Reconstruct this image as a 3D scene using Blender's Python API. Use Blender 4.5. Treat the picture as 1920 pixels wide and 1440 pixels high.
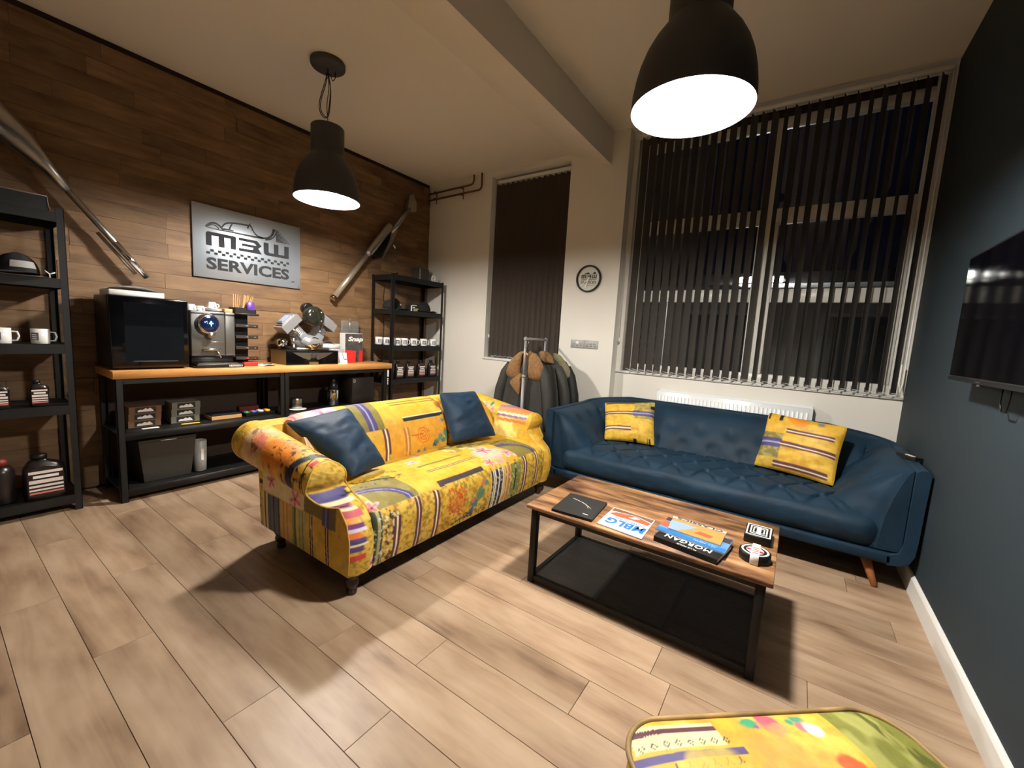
import bpy, bmesh, math, random
import numpy as np
from mathutils import Vector, Matrix
random.seed(7)
RNG = np.random.default_rng(11)
for o in list(bpy.data.objects):
    bpy.data.objects.remove(o)
SC = bpy.context.scene
COL = SC.collection
PI = math.pi

# ------------------------------------------------------------------ camera
yaw, pit, rol = 0.599626, 0.116366, -0.057426
fwd = Vector((-math.sin(yaw) * math.cos(pit), math.cos(yaw) * math.cos(pit), -math.sin(pit)))
rgt = Vector((math.cos(yaw), math.sin(yaw), 0))
dwn = fwd.cross(rgt)
r2 = math.cos(rol) * rgt + math.sin(rol) * dwn
d2 = -math.sin(rol) * rgt + math.cos(rol) * dwn
cam = bpy.data.cameras.new('camera')
cam.sensor_width = 36.0
cam.sensor_fit = 'HORIZONTAL'
cam.lens = 776.386 / 1920 * 36
cam.clip_start = 0.02
camo = bpy.data.objects.new('camera', cam)
COL.objects.link(camo)
mw = Matrix.Identity(4)
for i in range(3):
    mw[i][0] = r2[i]; mw[i][1] = -d2[i]; mw[i][2] = -fwd[i]
mw[0][3], mw[1][3], mw[2][3] = 0.0, 0.0, 1.35
camo.matrix_world = mw
SC.camera = camo

# ------------------------------------------------------------------ world, exposure
w = bpy.data.worlds.new('night')
SC.world = w
w.use_nodes = True
w.node_tree.nodes['Background'].inputs[0].default_value = (0.08, 0.09, 0.22, 1)
w.node_tree.nodes['Background'].inputs[1].default_value = 0.010
SC.view_settings.view_transform = 'Standard'
SC.view_settings.look = 'None'
SC.view_settings.exposure = 0.30
SC.view_settings.gamma = 1.0
SC.view_settings.use_curve_mapping = False
BULB = 900.0            # radiance of the two pendant bulbs
BULB_COL = (1.0, 0.94, 0.86)

# ------------------------------------------------------------------ helpers
def lin(c):
    return tuple((x / 255 / 12.92) if x <= 10 else ((x / 255 + 0.055) / 1.055) ** 2.4 for x in c)

ORG = {}

class MB:
    def __init__(s):
        s.v = []; s.f = []; s.sm = []
    def add(s, vs, fs, smooth=False):
        b = len(s.v)
        s.v += [tuple(map(float, p)) for p in vs]
        s.f += [tuple(i + b for i in f) for f in fs]
        s.sm += [smooth] * len(fs)
        return s
    def box(s, x0, x1, y0, y1, z0, z1):
        return s.add([(x0,y0,z0),(x1,y0,z0),(x1,y1,z0),(x0,y1,z0),(x0,y0,z1),(x1,y0,z1),(x1,y1,z1),(x0,y1,z1)],
                     [(0,3,2,1),(4,5,6,7),(0,1,5,4),(1,2,6,5),(2,3,7,6),(3,0,4,7)])
    def cbox(s, c, d, rz=0.0, M=None):
        hx, hy, hz = d[0]/2, d[1]/2, d[2]/2
        R = M if M is not None else Matrix.Rotation(rz, 3, 'Z')
        C = Vector(c)
        vs = [C + R @ Vector((sx*hx, sy*hy, sz*hz)) for sx,sy,sz in
              [(-1,-1,-1),(1,-1,-1),(1,1,-1),(-1,1,-1),(-1,-1,1),(1,-1,1),(1,1,1),(-1,1,1)]]
        return s.add(vs, [(0,3,2,1),(4,5,6,7),(0,1,5,4),(1,2,6,5),(2,3,7,6),(3,0,4,7)])
    def rbox(s, x0, x1, y0, y1, z0, z1, b=0.005, seg=2):
        bm = bmesh.new()
        bmesh.ops.create_cube(bm, size=1)
        for v in bm.verts:
            v.co = Vector(((x0+x1)/2 + v.co.x*(x1-x0), (y0+y1)/2 + v.co.y*(y1-y0), (z0+z1)/2 + v.co.z*(z1-z0)))
        bmesh.ops.bevel(bm, geom=list(bm.edges), offset=b, segments=seg, affect='EDGES', profile=0.5)
        bm.verts.index_update()
        vs = [v.co[:] for v in bm.verts]; fs = [tuple(v.index for v in f.verts) for f in bm.faces]
        bm.free()
        return s.add(vs, fs, True)
    def frame(s, d):
        d = Vector(d).normalized()
        a = Vector((0,0,1)) if abs(d.z) < 0.95 else Vector((1,0,0))
        x = d.cross(a).normalized(); y = x.cross(d).normalized()
        return x, y
    def tube(s, pts, r, n=10, caps=True, smooth=True):
        pts = [Vector(p) for p in pts]
        rs = r if isinstance(r, (list, tuple)) else [r]*len(pts)
        vs = []; fs = []
        X = None
        for i, p in enumerate(pts):
            d = (pts[min(i+1,len(pts)-1)] - pts[max(i-1,0)])
            x, y = s.frame(d)
            if X is not None:
                dn = d.normalized()
                x = (X - dn * X.dot(dn)).normalized(); y = x.cross(dn).normalized() * -1
                y = dn.cross(x)
            X = x
            if i == 0: y = d.normalized().cross(x)
            for k in range(n):
                t = 2*PI*k/n
                vs.append(p + rs[i]*(math.cos(t)*x + math.sin(t)*y))
        for i in range(len(pts)-1):
            for k in range(n):
                fs.append((i*n+k, i*n+(k+1)%n, (i+1)*n+(k+1)%n, (i+1)*n+k))
        s.add(vs, fs, smooth)
        if caps:
            b = len(s.v) - len(vs)
            s.f.append(tuple(b+k for k in reversed(range(n)))); s.sm.append(False)
            s.f.append(tuple(b+(len(pts)-1)*n+k for k in range(n))); s.sm.append(False)
        return s
    def lathe(s, prof, c=(0,0,0), n=24, axis=(0,0,1), xref=None, smooth=True, cap0=True, cap1=True):
        A = Vector(axis).normalized()
        x, y = s.frame(A)
        y = A.cross(x)
        C = Vector(c)
        vs = []; fs = []
        for r, h in prof:
            for k in range(n):
                t = 2*PI*k/n
                vs.append(C + A*h + r*(math.cos(t)*x + math.sin(t)*y))
        for i in range(len(prof)-1):
            for k in range(n):
                fs.append((i*n+k, i*n+(k+1)%n, (i+1)*n+(k+1)%n, (i+1)*n+k))
        b = len(s.v)
        s.add(vs, fs, smooth)
        if cap0 and prof[0][0] > 1e-5:
            s.f.append(tuple(b+k for k in reversed(range(n)))); s.sm.append(False)
        if cap1 and prof[-1][0] > 1e-5:
            s.f.append(tuple(b+(len(prof)-1)*n+k for k in range(n))); s.sm.append(False)
        return s
    def sphere(s, c, r, n=16, m=10):
        r = (r,r,r) if not isinstance(r, (tuple,list)) else r
        vs = []; fs = []
        for i in range(m+1):
            th = PI*i/m
            for k in range(n):
                t = 2*PI*k/n
                vs.append((c[0]+r[0]*math.sin(th)*math.cos(t), c[1]+r[1]*math.sin(th)*math.sin(t), c[2]-r[2]*math.cos(th)))
        for i in range(m):
            for k in range(n):
                fs.append((i*n+k, i*n+(k+1)%n, (i+1)*n+(k+1)%n, (i+1)*n+k))
        return s.add(vs, fs, True)
    def prism(s, poly, vec, smooth=False):
        n = len(poly); V = Vector(vec)
        vs = [Vector(p) for p in poly] + [Vector(p)+V for p in poly]
        fs = [tuple(reversed(range(n))), tuple(range(n, 2*n))] + [(i,(i+1)%n,n+(i+1)%n,n+i) for i in range(n)]
        return s.add(vs, fs, smooth)
    def grid(s, P, smooth=True, flip=False, closeu=False):
        nu, nv = P.shape[:2]
        fs = []
        for i in range(nu if closeu else nu-1):
            i2 = (i+1) % nu
            for j in range(nv-1):
                q = (i*nv+j, i2*nv+j, i2*nv+j+1, i*nv+j+1)
                fs.append(q[::-1] if flip else q)
        return s.add(P.reshape(-1,3), fs, smooth)
    def text(s, body, O, ux, uy, depth=0.001, bold=0.0, spacing=1.0):
        """lettering fitted into the rectangle spanned by ux, uy at O, standing proud along ux x uy"""
        vs, fs = glyphs(body, bold, spacing)
        O = Vector(O); ux = Vector(ux); uy = Vector(uy); nn = ux.cross(uy).normalized()
        return s.add([O + ux*p[0] + uy*p[1] + nn*(depth*p[2]) for p in vs], fs)
    def build(s, name, mat, parent=None, origin=None):
        me = bpy.data.meshes.new(name)
        vs = np.array(s.v, dtype=float)
        if parent is not None:
            og = np.array(ORG.get(parent.name, (0,0,0)))
        else:
            lo = vs.min(0); hi = vs.max(0)
            og = np.array(origin if origin is not None else ((lo[0]+hi[0])/2, (lo[1]+hi[1])/2, lo[2]))
        me.from_pydata((vs-og).tolist(), [], s.f)
        me.polygons.foreach_set('use_smooth', s.sm)
        me.update()
        me.materials.append(mat)
        o = bpy.data.objects.new(name, me)
        COL.objects.link(o)
        if parent is not None:
            o.parent = parent
        else:
            o.location = og
        ORG[o.name] = tuple(og)
        return o

_G = {}
def glyphs(body, bold, spacing):
    k = (body, bold, spacing)
    if k in _G: return _G[k]
    cu = bpy.data.curves.new('t', 'FONT')
    cu.body = body; cu.size = 1; cu.extrude = 0.5; cu.offset = bold; cu.space_character = spacing; cu.resolution_u = 3
    o = bpy.data.objects.new('t', cu)
    COL.objects.link(o)
    dg = bpy.context.evaluated_depsgraph_get()
    me = bpy.data.meshes.new_from_object(o.evaluated_get(dg))
    vs = np.array([v.co[:] for v in me.vertices]); fs = [tuple(p.vertices) for p in me.polygons]
    bpy.data.objects.remove(o); bpy.data.curves.remove(cu); bpy.data.meshes.remove(me)
    lo = vs.min(0); hi = vs.max(0)
    vs = (vs-lo)/np.maximum(hi-lo, 1e-6)
    _G[k] = (vs.tolist(), fs)
    return _G[k]

def tag(o, label, cat, group=None):
    o['label'] = label; o['category'] = cat
    if group: o['group'] = group
    return o
def struct(o):
    o['kind'] = 'structure'; return o
def thing(name, label, cat, loc=(0,0,0), rz=0.0, group=None, local=False):
    o = bpy.data.objects.new(name, None)
    o.empty_display_size = 0.1
    COL.objects.link(o)
    o.location = loc; o.rotation_euler = (0,0,rz)
    ORG[o.name] = (0,0,0) if local else tuple(loc)
    return tag(o, label, cat, group)
def dup(root, loc, label, rz=None):
    r = root.copy(); COL.objects.link(r); r.location = loc; r['label'] = label
    if rz is not None: r.rotation_euler = (0,0,rz)
    for ch in root.children:
        c = ch.copy(); COL.objects.link(c); c.parent = r
        for g in ch.children:
            d = g.copy(); COL.objects.link(d); d.parent = c
    return r

# ------------------------------------------------------------------ materials
def mat(name, col, rough=0.5, metal=0.0, var=0.0, vs=8.0, stretch=(1,1,1), bump=0.0, bs=60.0, spec=0.5, sheen=0.0,
        emit=0.0, ecol=None, trans=0.0, coat=0.0, alpha=1.0, attr=None, rand=0.0, srgb=True):
    m = bpy.data.materials.new(name); m.use_nodes = True
    nt = m.node_tree; b = nt.nodes['Principled BSDF']
    c = lin(col) if srgb else col
    b.inputs['Base Color'].default_value = (*c, 1)
    b.inputs['Roughness'].default_value = rough
    b.inputs['Metallic'].default_value = metal
    b.inputs['Specular IOR Level'].default_value = spec
    b.inputs['Transmission Weight'].default_value = trans
    b.inputs['Coat Weight'].default_value = coat
    b.inputs['Alpha'].default_value = alpha
    if sheen:
        b.inputs['Sheen Weight'].default_value = sheen
        b.inputs['Sheen Roughness'].default_value = 0.4
        b.inputs['Sheen Tint'].default_value = (*[min(1, x*2.2+0.05) for x in c], 1)
    if emit:
        b.inputs['Emission Color'].default_value = (*(ecol or c), 1)
        b.inputs['Emission Strength'].default_value = emit
    tc = nt.nodes.new('ShaderNodeTexCoord')
    src = None
    if attr:
        a = nt.nodes.new('ShaderNodeAttribute'); a.attribute_name = attr
        src = a.outputs['Color']
    if var or rand:
        mp = nt.nodes.new('ShaderNodeMapping'); mp.inputs['Scale'].default_value = stretch
        nt.links.new(tc.outputs['Object'], mp.inputs['Vector'])
        n = nt.nodes.new('ShaderNodeTexNoise'); n.inputs['Scale'].default_value = vs; n.inputs['Detail'].default_value = 5
        nt.links.new(mp.outputs[0], n.inputs['Vector'])
        mr = nt.nodes.new('ShaderNodeMapRange')
        mr.inputs[1].default_value = 0.25; mr.inputs[2].default_value = 0.75
        mr.inputs[3].default_value = 1-var; mr.inputs[4].default_value = 1+var
        nt.links.new(n.outputs['Fac'], mr.inputs[0])
        mx = nt.nodes.new('ShaderNodeVectorMath'); mx.operation = 'SCALE'
        if src is not None: nt.links.new(src, mx.inputs[0])
        else: mx.inputs[0].default_value = c
        nt.links.new(mr.outputs[0], mx.inputs['Scale'])
        src = mx.outputs[0]
    if src is not None:
        nt.links.new(src, b.inputs['Base Color'])
    if bump:
        n2 = nt.nodes.new('ShaderNodeTexNoise'); n2.inputs['Scale'].default_value = bs; n2.inputs['Detail'].default_value = 4
        nt.links.new(tc.outputs['Object'], n2.inputs['Vector'])
        bp = nt.nodes.new('ShaderNodeBump'); bp.inputs['Strength'].default_value = bump; bp.inputs['Distance'].default_value = 0.01
        nt.links.new(n2.outputs['Fac'], bp.inputs['Height'])
        nt.links.new(bp.outputs[0], b.inputs['Normal'])
    return m

def wood(name, cols, scale=(1.5, 12, 12), rough=0.45, randamt=1.0, detail=8, seedrand=True, hue=0.25, bump=0.08, knots=True, spec=0.4, blotch=0.9):
    """streaky timber; cols dark -> light (sRGB). Per-object random shift and tint."""
    m = bpy.data.materials.new(name); m.use_nodes = True
    nt = m.node_tree; N = nt.nodes; L = nt.links; b = N['Principled BSDF']
    b.inputs['Roughness'].default_value = rough
    b.inputs['Specular IOR Level'].default_value = spec
    tc = N.new('ShaderNodeTexCoord'); oi = N.new('ShaderNodeObjectInfo')
    off = N.new('ShaderNodeVectorMath'); off.operation = 'MULTIPLY_ADD'
    L.new(oi.outputs['Random'], off.inputs[0]); off.inputs[1].default_value = (37.0, 61.0, 23.0)
    L.new(tc.outputs['Object'], off.inputs[2])
    mp = N.new('ShaderNodeMapping'); mp.inputs['Scale'].default_value = scale
    L.new(off.outputs[0], mp.inputs[0])
    n1 = N.new('ShaderNodeTexNoise'); n1.inputs['Scale'].default_value = 1.6; n1.inputs['Detail'].default_value = detail; n1.inputs['Roughness'].default_value = 0.62
    n1.inputs['Distortion'].default_value = 0.6
    L.new(mp.outputs[0], n1.inputs[0])
    n2 = N.new('ShaderNodeTexNoise'); n2.inputs['Scale'].default_value = 1.7; n2.inputs['Detail'].default_value = 3
    mp2 = N.new('ShaderNodeMapping'); mp2.inputs['Scale'].default_value = tuple(0.35*s + 1.3 for s in scale)
    L.new(off.outputs[0], mp2.inputs[0]); L.new(mp2.outputs[0], n2.inputs[0])
    ad = N.new('ShaderNodeMath'); ad.operation = 'MULTIPLY_ADD'
    L.new(n2.outputs['Fac'], ad.inputs[0]); ad.inputs[1].default_value = blotch; L.new(n1.outputs['Fac'], ad.inputs[2])
    mr = N.new('ShaderNodeMapRange'); mr.inputs[1].default_value = 0.5+0.5*blotch-0.35-0.10*(blotch-0.9); mr.inputs[2].default_value = 0.5+0.5*blotch+0.30+0.10*(blotch-0.9)
    L.new(ad.outputs[0], mr.inputs[0])
    cr = N.new('ShaderNodeValToRGB')
    el = cr.color_ramp.elements
    for i, c in enumerate(cols):
        p = i/(len(cols)-1)
        e = el[i] if i < 2 else el.new(p)
        e.position = p; e.color = (*lin(c), 1)
    if len(cols) > 2:
        for i, c in enumerate(cols):
            el[i].position = i/(len(cols)-1); el[i].color = (*lin(c), 1)
    L.new(mr.outputs[0], cr.inputs[0])
    t = N.new('ShaderNodeMapRange'); t.inputs[3].default_value = 1-hue; t.inputs[4].default_value = 1+hue*0.6
    fr = N.new('ShaderNodeMath'); fr.operation = 'FRACT'
    ml = N.new('ShaderNodeMath'); ml.operation = 'MULTIPLY'; ml.inputs[1].default_value = 7.31
    L.new(oi.outputs['Random'], ml.inputs[0]); L.new(ml.outputs[0], fr.inputs[0]); L.new(fr.outputs[0], t.inputs[0])
    sc = N.new('ShaderNodeVectorMath'); sc.operation = 'SCALE'
    L.new(cr.outputs[0], sc.inputs[0]); L.new(t.outputs[0], sc.inputs['Scale'])
    L.new(sc.outputs[0], b.inputs['Base Color'])
    if bump:
        bp = N.new('ShaderNodeBump'); bp.inputs['Strength'].default_value = bump; bp.inputs['Distance'].default_value = 0.01
        L.new(n1.outputs['Fac'], bp.inputs['Height']); L.new(bp.outputs[0], b.inputs['Normal'])
    return m

m_floor = wood('floor_laminate', [(114,90,70),(150,124,100),(167,142,117),(177,154,130)], (0.8, 9, 4), rough=0.40, hue=0.13, bump=0.02, blotch=1.3)
m_sub = mat('floor_joint', (60,44,30), 0.8)
m_wall_wood = wood('wall_timber', [(80,57,37),(106,79,53),(122,94,65),(136,107,77)], (8, 1.5, 12), rough=0.6, hue=0.18, bump=0.10)
m_wood_dark = mat('wall_batten', (40,26,16), 0.8)
m_white = mat('plaster_white', (224,221,212), 0.85, var=0.02, vs=2)
m_ceil = mat('ceiling_white', (226,220,208), 0.9)
m_teal = mat('teal_paint', (21,37,45), 0.75, var=0.04, vs=3)
m_trim = mat('gloss_white_trim', (228,228,224), 0.4)
m_upvc = mat('window_upvc', (222,222,216), 0.35)
m_glass = mat('window_glass', (250,252,255), 0.02, trans=1.0, spec=0.5)
m_black = mat('powder_black_steel', (15,15,16), 0.5, spec=0.35)
m_blackp = mat('black_plastic', (14,14,15), 0.4)
m_blackg = mat('black_gloss', (6,6,8), 0.08)
m_chrome = mat('chrome', (225,225,228), 0.12, metal=1.0)
m_steel = mat('brushed_steel', (178,176,172), 0.32, metal=1.0, var=0.06, vs=40, stretch=(1,1,12))
m_alu = mat('brushed_aluminium', (184,194,206), 0.40, metal=0.7, var=0.03, vs=30, stretch=(1,1,25))
m_paper = mat('white_card', (235,234,230), 0.7)
m_ceramic = mat('white_ceramic', (238,238,236), 0.2)
m_red = mat('red_card', (200,36,32), 0.5)
m_copper = mat('painted_copper_pipe', (112,72,44), 0.5, metal=0.3)
m_counter = wood('beech_worktop', [(186,126,66),(208,148,84),(222,166,100)], (10, 1.2, 10), rough=0.4, hue=0.08, bump=0.02)
m_rustic = wood('rustic_board', [(34,22,16),(92,62,42),(150,108,72),(190,150,108)], (3.0, 20, 6), rough=0.4, hue=0.02, bump=0.08, blotch=1.0)
m_dark_wood = mat('dark_turned_wood', (40,24,18), 0.35)
m_leg_wood = mat('tan_wood_leg', (150,92,48), 0.45, var=0.12, vs=20, stretch=(6,6,1))
m_shade = mat('lamp_shade_grey', (58,57,57), 0.55)
m_reflect = mat('lamp_inside_white', (245,243,238), 0.6)
m_bulb = mat('bulb', (255,255,255), 0.5, emit=BULB, ecol=BULB_COL)
m_bulb2 = mat('bulb_dimmer', (255,255,255), 0.5, emit=BULB*0.8, ecol=BULB_COL)

# ================================================================== STRUCTURE
XW, YB, XR, ZC, YW = -4.331, 4.122, 0.688, 3.29, 4.257
YF = -2.7                                     # wall behind the viewer
# floor: sub-floor slab and single laminate planks
b = MB(); b.box(-4.5, 0.8, YF-0.1, 4.45, -0.08, -0.0125)
floor = struct(b.build('floor', m_sub, origin=(0,0,0)))
PITCH, PL = 0.1885, 1.306
known = {0:-2.14, 1:-2.76, 2:-1.05, 3:-1.525, 4:-1.135, 5:-0.54, 6:-1.58, 7:-0.355, 8:0.18, 9:-0.62, 12:0.54, 14:0.381}
plank_mesh = {}
def floor_plank(x0, x1, y0):
    L = round(x1-x0, 3)
    if L < 0.03: return
    if L not in plank_mesh:
        g = 0.0009
        bm = MB(); e = 0.0008
        hx, hy = L/2-g, PITCH/2-g
        vs = [(sx*hx, sy*hy, -0.012) for sx,sy in ((-1,-1),(1,-1),(1,1),(-1,1))] + \
             [(sx*hx, sy*hy, -e) for sx,sy in ((-1,-1),(1,-1),(1,1),(-1,1))] + \
             [(sx*(hx-e), sy*(hy-e), 0) for sx,sy in ((-1,-1),(1,-1),(1,1),(-1,1))]
        fs = [(8,9,10,11)]
        for a in (0,4):
            fs += [(a+i, a+(i+1)%4, a+4+(i+1)%4, a+4+i) for i in range(4)]
        me = bpy.data.meshes.new('plank'); me.from_pydata(vs, [], fs); me.materials.append(m_floor); me.update()
        plank_mesh[L] = me
    o = bpy.data.objects.new('plank', plank_mesh[L]); COL.objects.link(o); o.parent = floor
    o.location = ((x0+x1)/2, y0+PITCH/2, 0)
for k in range(-16, 21):
    y0 = 0.328 + PITCH*k
    j = known.get(k, -2.3 + ((k*0.4437) % 1.306))
    xs = [-4.345]
    x = j
    while x - PL > -4.34: x -= PL
    while x < XR:
        if x > -4.34: xs.append(x)
        x += PL
    xs.append(XR+0.03)
    for a, c in zip(xs[:-1], xs[1:]):
        floor_plank(a, c, y0)

# wall_left: timber cladding, board by board
b = MB(); b.box(-4.48, -4.346, YF-0.1, YB+0.1, -0.05, ZC+0.05)
wl = struct(b.build('wall_left', m_wood_dark, origin=(0,0,0)))
RH = 0.1195
wkn = {16:[1.244], 14:[1.218], 13:[0.0,1.615], 12:[0.73], 9:[-0.1, 1.936]}
rw = random.Random(5)
for r in range(0, 28):
    z0 = 0.0175 + RH*(r-1)
    z1 = min(z0+RH, ZC-0.001); z0 = max(z0, 0.0)
    if z1-z0 < 0.02: continue
    cuts = [YF] 
    y = YF + rw.uniform(0.2, 0.9)
    kn = wkn.get(r, [])
    while y < YB-0.1:
        if all(abs(y-q) > 0.3 for q in kn): cuts.append(y)
        y += rw.choice([0.42, 0.6, 0.78, 0.95, 1.15])
    cuts = sorted(cuts + kn) + [YB]
    for a, c in zip(cuts[:-1], cuts[1:]):
        d = rw.uniform(0.0, 0.007)
        hy, hz = (c-a)/2-0.0008, (z1-z0)/2-0.0008
        bm = MB(); bm.box(-0.0135, 0.009+d, -hy, hy, -hz, hz)
        me = bpy.data.meshes.new('board'); me.from_pydata(bm.v, [], bm.f); me.materials.append(m_wall_wood)
        o = bpy.data.objects.new('board', me); COL.objects.link(o); o.parent = wl
        o.location = (-4.340+0.0, (a+c)/2, (z0+z1)/2)

# wall_back (with the narrow window opening)
SX0, SX1, SZ0, SZ1 = -3.275, -2.215, 1.04, 3.235
b = MB()
b.box(-4.48, SX0, YB, 4.45, -0.05, 3.5); b.box(SX1, -1.585, YB, 4.45, -0.05, 3.6)
b.box(SX0, SX1, YB, 4.45, -0.05, SZ0); b.box(SX0, SX1, YB, 4.45, SZ1, 3.5)
struct(b.build('wall_back', m_white))
# wall_recess behind the radiator, under and over the wide window
BX0, BX1, BZ0, BZ1 = -1.535, 0.672, 1.03, 3.385
b = MB()
b.box(-1.586, 0.78, YW, 4.45, -0.05, BZ0); b.box(-1.586, 0.78, YW, 4.45, BZ1, 3.6)
b.box(-1.586, BX0, YW, 4.45, BZ0, BZ1); b.box(BX1, 0.78, YW, 4.45, BZ0, BZ1)
struct(b.build('wall_recess', m_white))
b = MB(); b.box(XR, 0.82, YF-0.1, 4.45, -0.05, 3.6)
struct(b.build('wall_right', m_teal))
b = MB(); b.box(-4.48, 0.82, YF-0.14, YF, -0.05, 3.6)
struct(b.build('wall_front', m_white))
b = MB()
b.box(-4.48, -2.2, YF-0.1, 4.45, ZC, 3.6); b.box(-1.77, 0.82, YF-0.1, 4.45, 3.42, 3.6); b.box(-2.2, -1.77, YF-0.1, 4.45, 3.5, 3.6)
struct(b.build('ceiling', m_ceil))
b = MB(); b.prism([(-2.235,YF,3.2895),(-1.755,YF,3.105),(-1.755,YF,3.52),(-2.235,YF,3.52)], (0, YB-YF, 0))
struct(b.build('trim_1', m_ceil))
b = MB(); b.prism([(-1.585,YW+0.001,3.42),(-1.585,YW-0.03,3.42),(-1.585,YW-0.022,3.395),(-1.585,YW-0.012,3.385),(-1.585,YW-0.010,3.35),(-1.585,YW+0.001,3.345)], (2.27,0,0))
struct(b.build('trim_2', m_trim))
b = MB()
b.prism([(XR,YF,0),(XR-0.016,YF,0),(XR-0.016,YF,0.10),(XR-0.010,YF,0.112),(XR-0.004,YF,0.116),(XR,YF,0.116)], (0, 4.257-YF, 0))
struct(b.build('baseboard_right', m_trim))
b = MB(); b.box(-3.9, -1.585, YB-0.016, YB, 0, 0.11); b.box(-1.585, 0.67, YW-0.016, YW, 0, 0.11)
struct(b.build('baseboard_back', m_trim))

# ------------------------------------------------------------------ windows
def pane(parent, x0, x1, z0, z1, y):
    b = MB(); b.box(x0, x1, y, y+0.006, z0, z1); return b.build('pane', m_glass, parent)
def bars(parent, name, rects, y0, y1):
    for (x0, x1, z0, z1) in rects:
        MB().rbox(x0, x1, y0, y1, z0, z1, 0.004, 1).build(name, m_upvc, parent)
w1 = bpy.data.objects.new('window_1', None); COL.objects.link(w1); w1.location = (-2.74, 4.3, SZ0); ORG[w1.name] = (-2.74,4.3,SZ0); struct(w1)
bars(w1, 'window_frame', [(SX0,SX0+0.06,SZ0,SZ1),(SX1-0.06,SX1,SZ0,SZ1),(SX0+0.06,SX1-0.06,SZ0,SZ0+0.07),(SX0+0.06,SX1-0.06,SZ1-0.07,SZ1),(SX0+0.06,SX1-0.06,1.78,1.86)], 4.28, 4.34)
pane(w1, SX0+0.055, SX1-0.055, SZ0+0.065, 1.785, 4.308); pane(w1, SX0+0.055, SX1-0.055, 1.855, SZ1-0.065, 4.308)
MB().rbox(SX0-0.02, SX1+0.01, YB-0.012, 4.28, SZ0-0.005, SZ0+0.022, 0.004, 1).build('window_sill', m_trim, w1)
w2 = bpy.data.objects.new('window_2', None); COL.objects.link(w2); w2.location = (-0.43, 4.3, BZ0); ORG[w2.name] = (-0.43,4.3,BZ0); struct(w2)
MX0, MX1 = -0.372, -0.315
bars(w2, 'window_frame', [(BX0,BX0+0.075,BZ0+0.02,BZ1),(BX1-0.075,BX1,BZ0+0.02,BZ1),(BX0+0.075,BX1-0.075,BZ0+0.02,BZ0+0.105),(BX0+0.075,BX1-0.075,3.222,3.30),(MX0,MX1,BZ0+0.105,3.222)], 4.30, 4.37)
MB().rbox(BX0+0.075, BX1-0.075, 4.31, 4.36, 3.30, BZ1, 0.003, 1).build('head_shade_strip', mat('dark_brown_shade', (46,38,32), 0.7), w2)  # dark strip standing in for the shade at the top of the recess
for (x0, x1) in ((BX0+0.075, MX0), (MX1, BX1-0.075)):
    bars(w2, 'transom', [(x0,x1,2.435,2.56)], 4.302, 4.368)
    bars(w2, 'sash_frame', [(x0,x0+0.05,1.135,2.435),(x1-0.05,x1,1.135,2.435),(x0+0.05,x1-0.05,1.765,1.88)], 4.29, 4.36)
    pane(w2, x0+0.045, x1-0.045, 1.13, 1.77, 4.325); pane(w2, x0+0.045, x1-0.045, 1.875, 2.44, 4.325); pane(w2, x0-0.005, x1+0.005, 2.555, 3.225, 4.335)
MB().rbox(-1.585, XR-0.001, YW-0.02, 4.30, BZ0, BZ0+0.022, 0.004, 1).build('window_sill', m_trim, w2)

# ------------------------------------------------------------------ vertical blinds
m_slat = mat('blind_fabric_charcoal', (84,79,74), 0.9, var=0.05, vs=90, stretch=(1,1,0.15))
m_slat2 = mat('blind_fabric_brown_grey', (70,61,55), 0.9, var=0.05, vs=90, stretch=(1,1,0.15))
def blind(name, label, x0, x1, y, z0, z1, n, ang, m, wid=0.089, jit=3.0, bw=0.004):
    t = thing(name, label, 'blind', ((x0+x1)/2, y, z1))
    MB().rbox(x0, x1, y-0.022, y+0.022, z1-0.035, z1, 0.004, 1).build('headrail', m_trim, t)
    p = (x1-x0)/n
    b = MB()
    N = 7
    vs = []
    for s in range(N):
        u = (s/(N-1)-0.5)*wid; bow = bw*(1-(2*s/(N-1)-1)**2)
        for z in (z0, z1-0.05):
            vs.append((u, bow, z)); vs.append((u, bow+0.0008, z))
    fs = []
    for s in range(N-1):
        a = s*4; c = a+4
        fs += [(a, c, c+2, a+2), (a+1, a+3, c+3, c+1), (a, a+1, c+1, c), (a+2, c+2, c+3, a+3)]
    fs += [(0,2,3,1), ((N-1)*4, (N-1)*4+1, (N-1)*4+3, (N-1)*4+2)]
    me = bpy.data.meshes.new('slat'); me.from_pydata([(q[0], q[1], q[2]-z1) for q in vs], [], fs); me.materials.append(m); me.update()
    wb = MB(); wb.box(-wid/2+0.004, wid/2-0.004, -0.001, 0.007, z0+0.004-z1, z0+0.04-z1)
    mw_ = bpy.data.meshes.new('weight'); mw_.from_pydata(wb.v, [], wb.f); mw_.materials.append(m); mw_.update()
    cb = MB(); cb.box(-0.004, 0.004, -0.004, 0.004, -0.055, -0.03); cm_ = bpy.data.meshes.new('hook'); cm_.from_pydata(cb.v, [], cb.f); cm_.materials.append(m_trim)
    rj = random.Random(n)
    for i in range(n):
        s = bpy.data.objects.new('slat', me); COL.objects.link(s); s.parent = t
        s.location = (x0+p*(i+0.5)-(x0+x1)/2, 0, 0); s.rotation_euler = (0, 0, math.radians(ang+rj.uniform(-jit, jit)))
        for nm, dm in (('weight', mw_), ('hook', cm_)):
            q = bpy.data.objects.new(nm, dm); COL.objects.link(q); q.parent = s
    # bottom spacer chain and control cord
    ch = MB(); ch.tube([(x0+p*(i+0.5)+dx, y-0.03, z0+0.012-(0.008 if dx else 0)) for i in range(n) for dx in (0, p/2)], 0.0018, 5)
    ch.build('spacer_chain', m_trim, t)
    return t
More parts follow.
